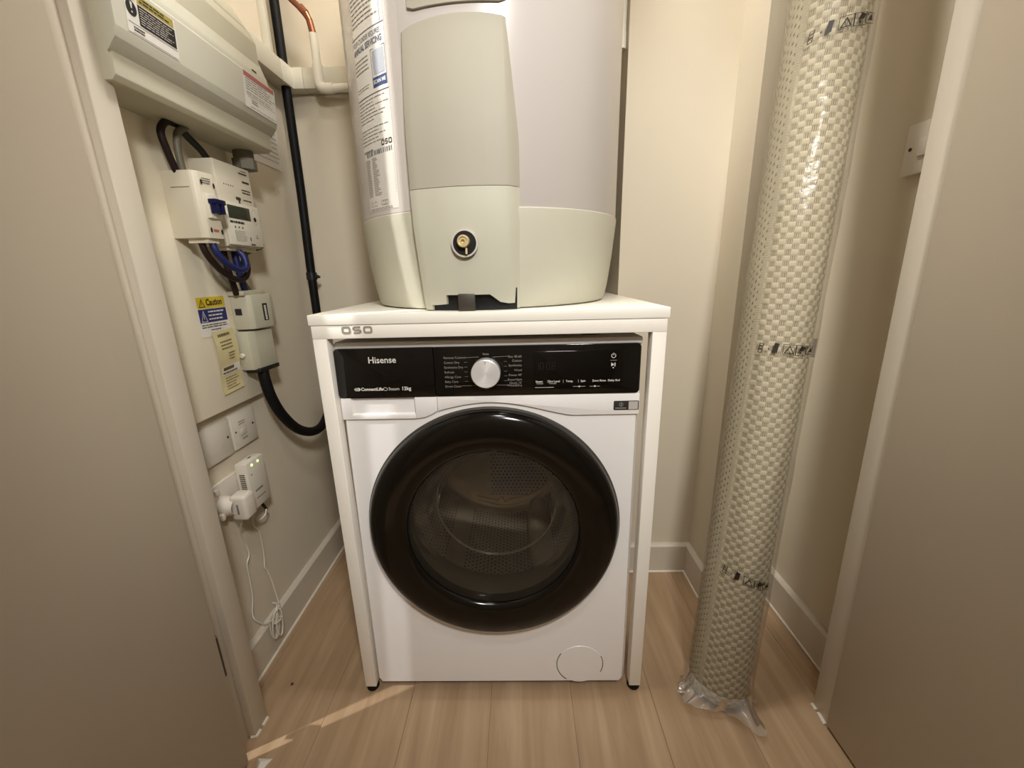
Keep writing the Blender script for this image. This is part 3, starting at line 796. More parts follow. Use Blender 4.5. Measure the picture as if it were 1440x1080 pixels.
# clear sleeve + printed label strip
def cmap(a_left, r):      # u metres along circumference from a_left, v = height
    return lambda u, v, w_=0.0: cpt(a_left + math.degrees(u / CR), r + w_, v)
b = NB(); f = cmap(-62, .2886)
rect(b, f, 0, math.radians(62 - 25) * CR, 1.069, 1.50, .0004, 24); sl = part(Cq, 'label_sleeve', b, PAPERG, 60)
b = NB(); f = cmap(-50.5, .2886); LW = math.radians(19.5) * CR
rect(b, f, 0, LW, 1.077, 1.50, .0009, 16); lab = part(Cq, 'label', b, mat('label_white', '#ddd8d0', .25, coat=.3), 60)
b = NB(); wv = .0013
outline(b, f, [(.002, 1.362), (LW * .93, 1.362), (LW * .93, 1.48), (.002, 1.48)], .0008, wv)
lines(b, f, .006, LW * .88, 1.372, 1.476, 16, .32, .25, wv)
lines(b, f, .002, LW * .52, 1.303, 1.327, 4, .3, .2, wv); lines(b, f, .002, LW * .5, 1.276, 1.284, 2, .3, .2, wv)
lines(b, f, .002, LW * .98, 1.225, 1.262, 7, .25, .5, wv); lines(b, f, .002, LW * .98, 1.190, 1.218, 5, .22, .5, wv)
lines(b, f, .002, LW * .40, 1.178, 1.183, 1, .6, .2, wv)
lines(b, f, .004, LW * .22, 1.103, 1.168, 22, .35, .25, wv, words=False); lines(b, f, LW * .30, LW * .55, 1.103, 1.168, 22, .35, .6, wv, words=False)
for i in range(22): rect(b, f, LW * .2, LW * .98, 1.103 + i * .00295, 1.1034 + i * .00295, wv)
lines(b, f, .006, LW * .95, 1.078, 1.083, 2, .3, .2, wv)
for u in (.10, .25, .50, .57, .63): outline(b, f, [(LW * u, 1.086), (LW * (u + .08), 1.086), (LW * (u + .08), 1.094), (LW * u, 1.094)], .0007, wv)
sub(lab, Cq, 'fine_print', b, INKG, 0)
b = NB()
rect(b, f, .0, LW, 1.3585, 1.3600, wv, 8); rect(b, f, .0, LW, 1.2645, 1.2660, wv, 8)
text_bm(b, 'YOUR CYLINDER REQUIRES', .0100, lambda u, v, w_: f(u * .70 + .002, 1.350 + v, wv), 'LEFT', 0.0001)
sub(lab, Cq, 'heading', b, SLATE, 0)
b = NB(); text_bm(b, 'ANNUAL SERVICING', .0125, lambda u, v, w_: f(u * .78 + .002, 1.3385 + v, wv), 'LEFT', .0004); sub(lab, Cq, 'heading_bold', b, SLATE, 0)
b = NB(); f2 = cmap(-50.5, .2886)
outline(b, f2, [(LW * .60, 1.272), (LW * .985, 1.272), (LW * .985, 1.329), (LW * .60, 1.329)], .0009, wv); rect(b, f2, LW * .61, LW * .975, 1.2725, 1.287, wv, 6); sub(lab, Cq, 'scan_box', b, NAVY, 0)
b = NB(); text_bm(b, 'SCAN ME', .0078, lambda u, v, w_: f2(LW * .79 + u, 1.2797 + v, wv + .0003), 'CENTER', .0002); sub(lab, Cq, 'scan_lettering', b, PAPER, 0)
b = NB(); rect(b, f2, LW * .64, LW * .945, 1.2905, 1.3255, wv, 6); sub(lab, Cq, 'blank_code_panel', b, mat('code_grey', '#a9adb6', .6), 0)
b = NB(); oso(b, lambda u, v, w_=0: f(LW * .82 + u, 1.187 + v, w_), .0085, .0088, .0019, .0016, wv)
u = .012
while u < LW * .95:
    wd = random.uniform(.0006, .002); rect(b, f, u, u + wd, 1.171, 1.179, wv); u += wd + random.uniform(.0006, .003)
sub(lab, Cq, 'maker_lettering', b, INK, 0)

# ------------------------------------------------------------------ left wall: backing board and electrics
LX = lambda y, z, x: plane_map((x, y, z), (0, 1, 0), (0, 0, 1))     # print map on a face looking to +x
b = NB(); box(b, XL, -.600, -.05, .275, .678, 1.62, .001); single('backing_board', b, BOARDP, 'cream painted backing board on left wall behind the meters', 'board')

U = thing('consumer_unit', 'cream steel fuse box with warning stickers on left wall', 'fuse box', (-.56, .12, 1.239))
y0, y1 = -.0766, .315
prof = [(-.600, 1.239), (-.519, 1.239), (-.512, 1.246), (-.510, 1.279), (-.510, 1.455), (-.52, 1.478), (-.600, 1.478)]
def xz_prism(bm, pf, a, c, bev=0.0): return prism(bm, pf, 1, a, c, bev)
b = NB(); xz_prism(b, prof, y0 + .004, y1 - .003, .0015); part(U, 'body', b, UNITB)
cov = [(-.5125, 1.2745), (-.5115, 1.2735), (-.4965, 1.290), (-.4925, 1.3035), (-.4885, 1.366), (-.491, 1.3695), (-.5005, 1.371), (-.5095, 1.371)]
b = NB(); xz_prism(b, cov, y0, y1 + .003, .001); cv = part(U, 'front_cover', b, UNITW)
lid = [(-.5095, 1.3715), (-.4995, 1.3715), (-.5015, 1.385), (-.5195, 1.432), (-.535, 1.452), (-.56, 1.462), (-.56, 1.43), (-.53, 1.40)]
b = NB(); xz_prism(b, [(-.512, 1.3715), (-.4985, 1.3715), (-.501, 1.386), (-.516, 1.430), (-.5245, 1.4555), (-.534, 1.4585), (-.536, 1.44)], y0, y1 + .003, .001); ld = part(U, 'hinged_lid', b, UNITW)
b = NB(); fl = LX(0, 0, -.4995)
poly(b, lambda u, v, w_: Vector((-.5003, u, v)), [(.262, 1.386), (.278, 1.386), (.278, 1.389), (.262, 1.389)], 0); sub(ld, U, 'catch', b, GREYP, 0)
b = NB(); xz_prism(b, [(-.52, 1.4785), (-.60, 1.4785), (-.60, 1.52), (-.545, 1.52)], y0 + .01, y1 - .01, .001); part(U, 'top_hood', b, UNITB)
# stickers follow the sloped cover face
def facemap(y, zb):
    n0, n1 = Vector((-.4925, 0, 1.3035)), Vector((-.4885, 0, 1.366)); d = (n1 - n0).normalized()
    nn = Vector((d.z, 0, -d.x))
    return lambda u, v, w_=0.0: n0 + d * v + nn * w_ + Vector((0, y + u, 0))
f = facemap(-.056, 0)
b = NB(); rect(b, f, 0, .092, .002, .058, .0006); s1 = part(U, 'warning_sticker', b, PAPER, 0, label='white sticker with yellow band and exclamation sign')
wv = .0010
b = NB(); rect(b, f, .022, .088, .046, .057, wv); poly(b, f, [(.004, .046), (.017, .046), (.0105, .0575)], wv); sub(s1, U, 'yellow_band', b, YELLOWF, 0)
b = NB(); rect(b, f, .022, .089, .018, .044, wv); poly(b, f, [(.0105 + .0088 * math.cos(t * PI / 12), .034 + .0098 * math.sin(t * PI / 12)) for t in range(24)], wv)
outline(b, f, [(.004, .046), (.017, .046), (.0105, .0575)], .0009, wv + .0003); lines(b, f, .026, .08, .0475, .0555, 2, .5, .2, wv + .0003)
rect(b, f, .002, .090, .0152, .0158, wv); rect(b, f, .008, .09, .0035, .004, wv); text_bm(b, 'Fusebox', .006, lambda u, v, w_: f(.010 + u, .0095 + v, wv)) if False else lines(b, f, .010, .028, .006, .013, 2, .55, .1, wv)
sub(s1, U, 'dark_print', b, INK, 0)
b = NB(); lines(b, f, .024, .087, .020, .042, 7, .28, .25, wv + .0003)
poly(b, f, [(.0094, .0335), (.0116, .0335), (.0125, .0415), (.0085, .0415)], wv + .0003); poly(b, f, [(.0105 + .0013 * math.cos(t * PI / 6), .0292 + .0013 * math.sin(t * PI / 6)) for t in range(12)], wv + .0003)
sub(s1, U, 'white_print', b, PRINTW, 0)
f0_ = facemap(.204, 0); f = lambda u, v, w_=0.0: f0_(u * 1.08, v * 1.05 - .001, w_)
b = NB(); rect(b, f, 0, .1035, -.002, .0615, .0006); s2 = part(U, 'notice_sticker', b, PAPER, 0, label='white sticker with a red band and small print')
b = NB(); rect(b, f, .002, .100, .0515, .060, wv); sub(s2, U, 'red_band', b, REDF, 0)
b = NB(); lines(b, f, .006, .1, .029, .0505, 5, .3, .3, wv); lines(b, f, .006, .1, .020, .027, 2, .3, .2, wv); rect(b, f, .008, .1, .0175, .0181, wv); lines(b, f, .02, .04, .008, .016, 2, .5, .2, wv); lines(b, f, .015, .1, .0, .004, 1, .25, .1, wv)
sub(s2, U, 'print', b, INKG, 0)
b = NB(); cylseg(b, (-.565, .285, 1.242), (-.565, .285, 1.208), .021, 18); cylseg(b, (-.565, .285, 1.222), (-.565, .285, 1.200), .025, 6); part(U, 'cable_gland', b, GREYC)

I = thing('isolator_switch', 'white isolator box with blue double toggle beside the smart meter', 'switch', (-.57, .096, 1.036))
b = NB(); prism(b, [(-.6, .0755), (-.547, .0755), (-.541, .0775), (-.536, .0835), (-.531, .1165), (-.533, .119), (-.6, .119)], 2, 1.0365, 1.1555, .0015); bd = part(I, 'case', b, METERW)
b = NB(); box(b, -.585, -.5505, .0745, .076, 1.1262, 1.1270); sub(bd, I, 'seam', b, INKG, 0)
b = NB(); prism(b, [(-.58, .084), (-.542, .084), (-.54, .112), (-.58, .112)], 2, 1.028, 1.0365); sub(bd, I, 'terminal_shroud', b, METERW)
d_ = (Vector((-.531, .1165, 0)) - Vector((-.536, .0835, 0))); fI = plane_map((-.536, .0835, 0), d_, (0, 0, 1))
b = NB(); rect(b, fI, .004, .030, 1.072, 1.116, .0035); rect(b, fI, .004, .030, 1.072, 1.116, .0005)
b = NB(); c_ = Vector((-.5335, .100, 1.094)); box(b, -.537, -.528, .087, .1155, 1.073, 1.117, .0015); br = part(I, 'breaker', b, METERT)
b = NB()
for yy in (.0935, .1090):
    box(b, -.529, -.515, yy - .0037, yy + .0037, 1.0815, 1.102, .001)
box(b, -.529, -.514, .0865, .1165, 1.0985, 1.1075, .0015); sub(br, I, 'toggle', b, BLUEP)
b = NB(); lines(b, fI, .006, .027, 1.134, 1.146, 3, .4, .2, .0012)
for (u, v) in ((.004, 1.137), (.031, 1.134), (.006, 1.052), (.030, 1.050)): poly(b, fI, [(u + .0024 * math.cos(t * PI / 5), v + .005 * math.sin(t * PI / 5)) for t in range(10)], .0012)
part(I, 'print', b, INK, 0)
b = NB(); lines(b, fI, .011, .023, 1.049, 1.054, 1, .9, .0, .0012); part(I, 'red_print', b, mat('orange_red', '#b5482c', .5), 0)

E_ = thing('smart_meter', 'white smart electricity meter with dark display below the fuse box', 'meter', (-.57, .21, 1.026))
b = NB(); box(b, -.600, -.547, .150, .265, 1.026, 1.194, .003); mb = part(E_, 'case', b, METERW)
b = NB(); box(b, -.548, -.541, .150, .2655, 1.029, 1.1165, .003); fc = part(E_, 'display_cover', b, METERT)
b = NB(); box(b, -.5415, -.5400, .158, .230, 1.083, 1.109, .0006); sub(fc, E_, 'display', b, LCD)
fE = LX(0, 0, -.5407)
b = NB(); lines(b, fE, .158, .205, 1.073, 1.079, 1, .7, 0, .0003)
for yy in (.172, .184, .196): poly(b, fE, [(yy + .0022 * math.cos(t * PI / 5), 1.066 + .0022 * math.sin(t * PI / 5)) for t in range(10)])
poly(b, fE, [(.2455 + .005 * math.cos(t * PI / 8), 1.088 + .005 * math.sin(t * PI / 8)) for t in range(16)])
poly(b, fE, [(.216, 1.048), (.2195, 1.0475), (.2195, 1.040), (.217, 1.040)]); lines(b, fE, .216, .232, 1.031, 1.035, 1, .7, .1)
outline(b, fE, [(.238, 1.047), (.247, 1.047), (.2425, 1.055)], .0006); sub(fc, E_, 'print', b, INK, 0)
b = NB(); lines(b, fE, .168, .206, 1.037, 1.060, 7, .3, .15, .0003); outline(b, fE, [(.2455 + .0105 * math.cos(t * PI / 10), 1.093 + .016 * math.sin(t * PI / 10)) for t in range(20)], .0006)
sub(fc, E_, 'fine_print', b, PRINTG, 0)
fM = LX(0, 0, -.5468); b = NB()
for k in range(5): poly(b, fM, [(.170 + k * .007 + .0014 * math.cos(t * PI / 4), 1.150 + .0014 * math.sin(t * PI / 4)) for t in range(8)])
rect(b, fM, .224, .252, 1.1795, 1.1825); rect(b, fM, .232, .256, 1.1625, 1.1665); lines(b, fM, .226, .258, 1.139, 1.150, 2, .5, .1)
rect(b, fM, .201, .217, 1.124, 1.130); poly(b, fM, [(.209, 1.116), (.214, 1.116), (.213, 1.124), (.208, 1.124)]); lines(b, fM, .226, .256, 1.124, 1.129, 1, .5, .1); lines(b, fM, .232, .252, 1.185, 1.188, 1, .5, .1)
sub(mb, E_, 'vents_and_print', b, GREYP, 0)
b = NB(); outline(b, fM, [(.168, 1.1465), (.200, 1.1465), (.200, 1.1475), (.168, 1.1475)], .0003); part(E_, 'terminal_strip', box(NB(), -.592, -.556, .158, .256, 1.018, 1.027, .002), METERW); b.free()

K = thing('cutout_fuse', 'grey plastic service cut-out fuse holder with black label below the meter', 'fuse holder', (-.58, .235, .75))
b = NB(); prism(b, [(-.600, .1935), (-.563, .1955), (-.556, .203), (-.5495, .262), (-.5535, .281), (-.562, .285), (-.6, .285)], 2, .845, .923, .0025); ku = part(K, 'fuse_carrier', b, CUTG)
b = NB(); box(b, -.6, -.562, .188, .268, .922, .933, .002); box(b, -.60, -.570, .26, .284, .922, .929, .001); sub(ku, K, 'top_flange', b, CUTG)
d_ = Vector((-.5495, .262, 0)) - Vector((-.556, .203, 0)); fK = plane_map((-.556, .203, 0), d_, (0, 0, 1))
b = NB(); rect(b, fK, .030, .046, .862, .902, .0006); sub(ku, K, 'black_label', b, INK, 0)
b = NB(); text_bm(b, 'DOMVAULT', .0085, lambda u, v, w_: fK(.038 + v, .882 - u, .001), 'CENTER', .0001, .8) if False else lines(b, lambda u, v, w_=0: fK(v, u, w_), .864, .900, .034, .042, 1, .8, .05, .001); sub(ku, K, 'label_print', b, PRINTW, 0)
b = NB(); box(b, -.592, -.578, .1925, .1945, .879, .893); sub(ku, K, 'latch_slot', b, INK, 0)
b = NB(); prism(b, [(-.600, .187), (-.570, .187), (-.564, .206), (-.5585, .264), (-.563, .268), (-.6, .268)], 2, .750, .8405, .002); part(K, 'base', b, CUTG)
b = NB(); cylseg(b, (-.589, .186, .787), (-.589, .180, .785), .005, 10); part(K, 'seal_stud', b, METERT)
b = NB(); prism(b, [(-.592, .190), (-.560, .196), (-.556, .268), (-.592, .266)], 2, .742, .752, .002); part(K, 'cable_clamp', b, BLACKP)

b = NB(); fC = LX(0, 0, -.600)
rect(b, fC, .090, .176, .842, .926, .0008); cs = tag(finish(b, 'caution_sticker', PAPER, None, 0), 'yellow and blue Caution sticker on the board beside the cut-out', 'sticker')
b = NB(); rect(b, fC, .092, .1735, .901, .924, .0012); finish(b, 'yellow_band', YELLOW, cs, 0)
b = NB(); rect(b, fC, .092, .1735, .872, .8995, .0012); finish(b, 'blue_band', BLUEINK, cs, 0)
b = NB(); text_bm(b, 'Caution', .0185, lambda u, v, w_: fC(.1175 + u * .80, .9125 + v, .0016), 'LEFT', .0006); outline(b, fC, [(.0965, .9035), (.1140, .9035), (.1052, .9215)], .0016, .0016); rect(b, fC, .1046, .1058, .908, .915, .0016)
lines(b, fC, .094, .172, .860, .869, 2, .4, .1, .0012); lines(b, fC, .118, .150, .8535, .858, 1, .45, .1, .0012); lines(b, fC, .118, .152, .8445, .851, 2, .3, .1, .0012)
finish(b, 'black_print', INK, cs, 0)
b = NB(); outline(b, fC, [(.096, .8735), (.1135, .8735), (.1048, .8975)], .0012, .0016); rect(b, fC, .1042, .1056, .879, .889, .0016); lines(b, fC, .118, .172, .8745, .8975, 3, .4, .25, .0016)
finish(b, 'white_print', PRINTW, cs, 0)

# cream record card, gently curled
Tg = thing('record_card', 'cream printed card hanging on the board below the Caution sticker', 'label', (-.597, .145, .71))
b = NB(); rows = 14; wid = .066
cf = lambda t: (.1135 + .0005 * math.sin(t * 4), .849 - t * .138, -.598 + .004 * math.sin(t * 5.5) + .003 * t)
def tagmap(u, v, w_=0.0):
    yl, z, x_ = cf(1 - v); return Vector((x_ + w_ + .006 * (u / wid) * (1 - u / wid) * .3, yl + u + .0015 * (1 - v), z + .004 * (u / wid)))
for k in (0, 1):
    for i in range(rows):
        q = [(0, i / rows), (wid, i / rows), (wid, (i + 1) / rows), (0, (i + 1) / rows)]
        b.faces.new([b.verts.new(tagmap(u, v, .0012 * k)) for u, v in q])
bmesh.ops.remove_doubles(b, verts=b.verts[:], dist=1e-5)
part(Tg, 'card', b, TAGY, 40)
b = NB(); rect(b, tagmap, .004, wid - .004, .30, .44, .0016); part(Tg, 'white_patch', b, PAPER, 0)
b = NB(); lines(b, tagmap, .012, .05, .90, .97, 1, .55, .1, .0018); lines(b, tagmap, .012, .05, .70, .86, 3, .3, .1, .0018); lines(b, tagmap, .03, .05, .52, .66, 3, .35, .1, .0018); rect(b, tagmap, .008, .042, .375, .425, .002); lines(b, tagmap, .006, .055, .31, .36, 1, .5, .1, .002); lines(b, tagmap, .012, .055, .05, .27, 5, .25, .3, .0018)
part(Tg, 'print', b, mat('brown_ink', '#6b5a34', .6), 0)

b = NB(); rect(b, LX(0, 0, XL + .0005), .385, .548, 1.254, 1.36, .0006); nt_ = tag(finish(b, 'wall_notice', PAPER, None, 0), 'white paper notice on left wall just behind the fuse box', 'notice')
b = NB(); lines(b, LX(0, 0, XL + .0005), .39, .54, 1.266, 1.35, 7, .12, .05, .0012, words=False); finish(b, 'ruled_lines', INKG, nt_, 0)

# cables
def cable(name, pts, r, m, label, cat='cable', group=None, seg=10, smooth=8):
    b = NB(); tube(b, pts, r, seg, smooth); return single(name, b, m, label, cat, group, 60)
XC = -.572
cable('tail_cable', [(XC, .082, 1.150), (XC, .070, 1.185), (XC, .064, 1.212), (XC, .072, 1.228), (XC - .002, .088, 1.238), (XC - .004, .108, 1.2405)], .0062, BROWNC, 'dark brown cable looping from isolator top into the fuse box')
cable('tail_cable', [(XC + .003, .0935, 1.150), (XC + .003, .092, 1.19), (XC + .003, .098, 1.218), (XC + .002, .112, 1.232), (XC, .128, 1.2405)], .0062, GREYC, 'grey cable rising from isolator top into the fuse box')
cable('tail_cable', [(-.578, .118, 1.2405), (-.576, .135, 1.226), (-.572, .158, 1.209), (-.572, .178, 1.192), (-.575, .20, 1.185)], .0065, BLACKP, 'black cable passing behind the smart meter top from fuse box')
cable('meter_tail', [(-.562, .092, 1.033), (-.560, .098, 1.008), (-.556, .122, .978), (-.554, .160, .959), (-.555, .192, .961), (-.558, .213, .978), (-.562, .219, 1.004), (-.566, .218, 1.022)], .0063, BROWNC, 'brown cable loop hanging below the isolator and smart meter')
cable('meter_tail', [(-.548, .101, 1.033), (-.543, .106, 1.008), (-.540, .128, .987), (-.539, .160, .977), (-.540, .182, .985), (-.546, .190, 1.004), (-.555, .190, 1.018)], .0066, BLUEC, 'blue cable loop hanging below the isolator and smart meter')
cable('supply_tail', [(-.577, .172, 1.022), (-.576, .173, .985), (-.576, .181, .950), (-.578, .189, .925)], .0065, BROWNC, 'brown cable dropping straight from meter into the cut-out')
cable('supply_tail', [(-.575, .204, 1.022), (-.574, .205, .985), (-.574, .210, .955), (-.577, .222, .925)], .0072, BLUEC, 'thick blue cable dropping straight from meter into the cut-out')
cable('earth_wire', [(-.590, .262, 1.075), (-.572, .288, 1.062), (-.568, .304, 1.040), (-.570, .298, 1.030), (-.575, .262, 1.020), (-.58, .236, 1.002), (-.582, .23, .985)], .0028, GREENC, 'thin green earth wire curving out beside the smart meter', seg=8)
cable('earth_wire', [(-.584, .205, .986), (-.582, .224, .962), (-.582, .240, .940), (-.582, .252, .925)], .0032, YGC, 'thin yellow-green earth wire entering the cut-out top', seg=8)
cable('supply_cable', [(-.572, .222, .748), (-.570, .219, .722), (-.566, .225, .672), (-.561, .247, .618), (-.556, .292, .563), (-.552, .347, .530), (-.550, .400, .520), (-.551, .445, .530), (-.553, .48, .556), (-.556, .505, .60)], .0128, RUBBER, 'thick black supply cable sweeping from the cut-out behind the stand', seg=16)
# black vertical pipe with clip
BP = thing('service_pipe', 'black vertical pipe clipped in the back left corner', 'pipe', (-.59, .583, 0))
b = NB(); tube(b, [(-.592, .590, 1.4805), (-.59, .583, 1.2), (-.590, .572, .95), (-.590, .570, .6), (-.591, .570, .002)], .0125, 18, 6); part(BP, 'pipe', b, PIPEB, 60)
b = NB(); tube(b, [(-.594, .600, 1.95), (-.592, .592, 1.5355)], .0125, 18, 0); part(BP, 'upper_pipe', b, PIPEB, 60)
b = NB(); lathe(b, [(.0125, -.012), (.0158, -.012), (.0158, .010), (.0125, .010)], (-.59, .573, .963), 'Z', 20); box(b, -.580, -.566, .565, .581, .955, .966, .002); part(BP, 'clip', b, BLACKP)
b = NB(); cylseg(b, (-.568, .573, .964), (-.5625, .572, .9645), .003, 8); part(BP, 'clip_screw', b, SILVER)
b = NB(); tube(b, [(-.607, .556, 1.536), (-.607, .556, 1.9)], .008, 4, 0); single('conduit_strip', box(NB(), -.618, -.600, .548, .566, 1.534, 1.95, .001), TRUNKM, 'slim white vertical conduit strip beside the black pipe', 'conduit'); b.free()
# trunking
TK = thing('cable_trunking', 'white plastic cable trunking from fuse box across the back corner', 'trunking', (-.58, .55, 1.482))
b = NB(); box(b, XL, -.578, .315, .552, 1.482, 1.534, .001); part(TK, 'side_run', b, TRUNKM)
b = NB(); prism(b, [(XL, .553), (-.5765, .553), (-.5765, .6035), (-.548, .6035), (-.548, YB), (XL, YB)], 2, 1.4815, 1.5345, .001); part(TK, 'corner_piece', b, TRUNKM)
b = NB(); box(b, -.5472, -.20, .605, YB, 1.482, 1.534, .001); part(TK, 'back_run', b, TRUNKM)
# copper and white pipe
PP = thing('discharge_pipe', 'copper pipe joined to a white plastic elbow beside the cylinder', 'pipe', (-.49, .578, 1.46))
b = NB(); tube(b, [(-.562, .578, 1.80), (-.560, .578, 1.725), (-.552, .578, 1.694), (-.505, .578, 1.648), (-.496, .578, 1.630), (-.4905, .578, 1.598)], .0072, 14, 6); part(PP, 'copper_tube', b, COPPER, 60)
b = NB(); tube(b, [(-.516, .578, 1.661), (-.503, .578, 1.646)], .0098, 14, 0); tube(b, [(-.503, .578, 1.646), (-.4955, .578, 1.630)], lambda t: .0092 - .001 * t, 14, 0); tube(b, [(-.4955, .578, 1.630), (-.4905, .578, 1.600)], .0088, 14, 0); part(PP, 'copper_bend', b, COPPER, 60)
b = NB(); tube(b, [(-.4903, .578, 1.600), (-.4900, .578, 1.52)], .0108, 16, 0); part(PP, 'white_drop', b, PIPEW, 60)
b = NB(); tube(b, [(-.4900, .578, 1.527), (-.4900, .578, 1.490), (-.4885, .578, 1.478), (-.482, .578, 1.4715), (-.470, .578, 1.470), (-.452, .578, 1.470)], .0135, 18, 6); part(PP, 'white_elbow', b, PIPEW, 60)
b = NB(); tube(b, [(-.455, .578, 1.470), (-.27, .578, 1.470)], .0108, 16, 0); part(PP, 'white_run', b, PIPEW, 60)
# waste pipe in the gap right of the cylinder
PQ = thing('waste_pipe', 'white plastic pipe end in the gap right of the cylinder', 'pipe', (.317, .46, 1.46))
b = NB(); cylseg(b, (.318, .43, 1.505), (.318, .43, 1.9), .0095, 18); part(PQ, 'pipe', b, PIPEW)
b = NB(); cylseg(b, (.3175, .43, 1.472), (.3175, .43, 1.507), .0112, 18); part(PQ, 'socket_end', b, PIPEW)

# sockets and plugs on the left wall
def plate(name, ya, yb, za, zb, label, cat='socket', x0=XL, th=.008):
    T = thing(name, label, cat, (x0, (ya + yb) / 2, za)); b = NB(); box(b, x0, x0 + th, ya, yb, za, zb, .002); part(T, 'face_plate', b, SOCKW); return T
def screw(T, x_, y_, z_, r=.0028):
    b = NB(); lathe(b, [(r, 0), (r, .0008), (0, .0008)], (x_, y_, z_), 'X', 12); part(T, 'screw', b, GREYP)
T = plate('blank_plate', .036, .122, .570, .656, 'blank white wall plate at left edge under the board', 'plate')
screw(T, XL + .008, .111, .613)
T = plate('phone_socket', .1285, .2135, .571, .657, 'white telephone socket plate under the board, right of blank plate', 'socket')
screw(T, XL + .008, .2015, .614); screw(T, XL + .008, .1385, .613, .0022)
b = NB(); box(b, XL + .008, XL + .0095, .152, .172, .600, .618, .001); part(T, 'outlet', b, SOCKW)
b = NB(); outline(b, LX(0, 0, XL + .0097), [(.150, .5995), (.174, .5995), (.174, .6195), (.150, .6195)], .0006); lines(b, LX(0, 0, XL + .0083), .152, .176, .624, .636, 2, .35, .1); lines(b, LX(0, 0, XL + .0083), .156, .176, .586, .594, 1, .5, .1); part(T, 'embossing', b, PRINTG, 0)
T = plate('double_socket', .005, .150, .440, .526, 'white double socket behind the plug and network adapter', 'socket')
b = NB(); box(b, XL + .008, XL + .014, .036, .047, .505, .518, .0015); part(T, 'switch', b, SOCKW)
b = NB(); box(b, XL + .008, XL + .014, .108, .119, .505, .518, .0015); part(T, 'switch', b, SOCKW)
# plug-top charger with a rounded body
G = thing('plug_adapter', 'white mains plug adapter with rounded body in the double socket', 'plug', (-.585, .06, .43))
b = NB(); lathe(b, [(.0, .0), (.022, .0), (.0235, .004), (.0215, .014), (.019, .024), (.018, .032)], (XL + .008, .052, .472), 'X', 28); part(G, 'plug_base', b, SOCKW)
b = NB(); box(b, -.590, -.553, .044, .082, .438, .4985, .008, 3); pb = part(G, 'charger_body', b, SOCKW)
b = NB(); box(b, -.573, -.569, .0432, .0445, .456, .480, .0004); sub(pb, G, 'printed_mark', b, INKG)
b = NB(); box(b, -.604, -.593, .026, .036, .450, .466, .003); part(G, 'socket_switch', b, SOCKW)
# network adapter
A_ = thing('network_adapter', 'white powerline network adapter with two lit green lights and side vents', 'adapter', (-.60, .145, .41))
b = NB(); box(b, -.609, -.580, .107, .173, .425, .545, .004, 2); ab = part(A_, 'case', b, SOCKW)
b = NB(); box(b, -.6035, -.588, .119, .165, .5445, .5460, .0006); sub(ab, A_, 'top_panel', b, METERT)
b = NB(); box(b, -.598, -.594, .140, .150, .5460, .5464); sub(ab, A_, 'top_slot', b, INK)
for yy in (.126, .149):
    b = NB(); lathe(b, [(.0028, 0), (.0028, .0012), (0, .0016)], (-.580, yy, .5355), 'X', 12); sub(ab, A_, 'led', b, LEDG)
for i in range(10):
    b = NB(); box(b, -.600, -.5875, .1063, .1074, .470 + i * .0052, .4725 + i * .0052); sub(ab, A_, 'vent_slot', b, GREYP)
b = NB(); fA = LX(0, 0, -.5798); lines(b, fA, .122, .150, .466, .472, 1, .8, 0); lines(b, fA, .122, .155, .448, .452, 1, .7, 0); rect(b, fA, .117, .122, .512, .515); sub(ab, A_, 'print', b, INKG, 0)
b = NB(); box(b, -.606, -.585, .106, .121, .415, .426, .002); part(A_, 'cable_grip', b, SOCKW)
b = NB(); box(b, -.604, -.588, .171, .180, .432, .452, .003); part(A_, 'side_latch', b, SOCKW)
cable('network_plug', [(-.595, .150, .428), (-.592, .154, .412), (-.590, .160, .396)], .0035, BLACKP, 'short black plug lead under the network adapter', seg=8)
cable('white_cord', [(-.592, .116, .418), (-.594, .112, .400), (-.603, .122, .375), (-.610, .144, .345), (-.613, .150, .310), (-.613, .148, .270), (-.612, .141, .240), (-.611, .146, .224), (-.607, .150, .18), (-.599, .146, .126), (-.592, .135, .110)], .0019, CORDW, 'thin white cord from the network adapter down to the skirting', 'cord', seg=7)
cable('white_cord', [(-.588, .157, .400), (-.590, .150, .386), (-.594, .132, .384), (-.594, .122, .395), (-.594, .118, .41)], .0019, CORDW, 'short white cord loop curling under the network adapter', 'cord', seg=7)
cable('white_cord', [(-.575, .062, .440), (-.590, .068, .415), (-.606, .080, .385), (-.612, .096, .345), (-.613, .100, .31), (-.613, .086, .29), (-.613, .084, .245), (-.613, .080, .200), (-.611, .066, .168), (-.604, .062, .150), (-.596, .078, .122), (-.592, .098, .112)], .0019, CORDW, 'thin white cord from the plug adapter down to the skirting', 'cord', seg=7)
# tied bundle of white cord
BB = thing('cord_bundle', 'white cord tied in a bundle against the left skirting', 'cord', (-.588, .11, .05))
b = NB()
for k in range(6):
    ph = k * .9; yy = .112 + .004 * (k - 2.5); sp_ = .008 + .003 * (k % 3)
    pts = []
    for i in range(14):
        t = 2 * PI * i / 13; pts.append((-.5925 + .004 * math.sin(ph + t) + .003 * (k % 2), yy + sp_ * math.sin(t) + .012 * math.cos(t) * (.5 + .1 * k - .3), .090 + (.036 + .003 * (k % 2)) * math.cos(t)))
    tube(b, pts, .0018, 6, 5)
part(BB, 'loops', b, CORDW, 60)
b = NB(); tube(b, [(-.586 + .006 * math.cos(t), .112 + .012 * math.sin(t), .100) for t in np.linspace(0, 2 * PI, 12)], .0016, 6, 4); part(BB, 'tie', b, CORDW, 60)
b = NB(); tube(b, [(-.592, .125, .118), (-.59, .133, .13), (-.592, .128, .138), (-.598, .122, .146)], .0018, 6, 6); part(BB, 'loose_end', b, CORDW, 60)

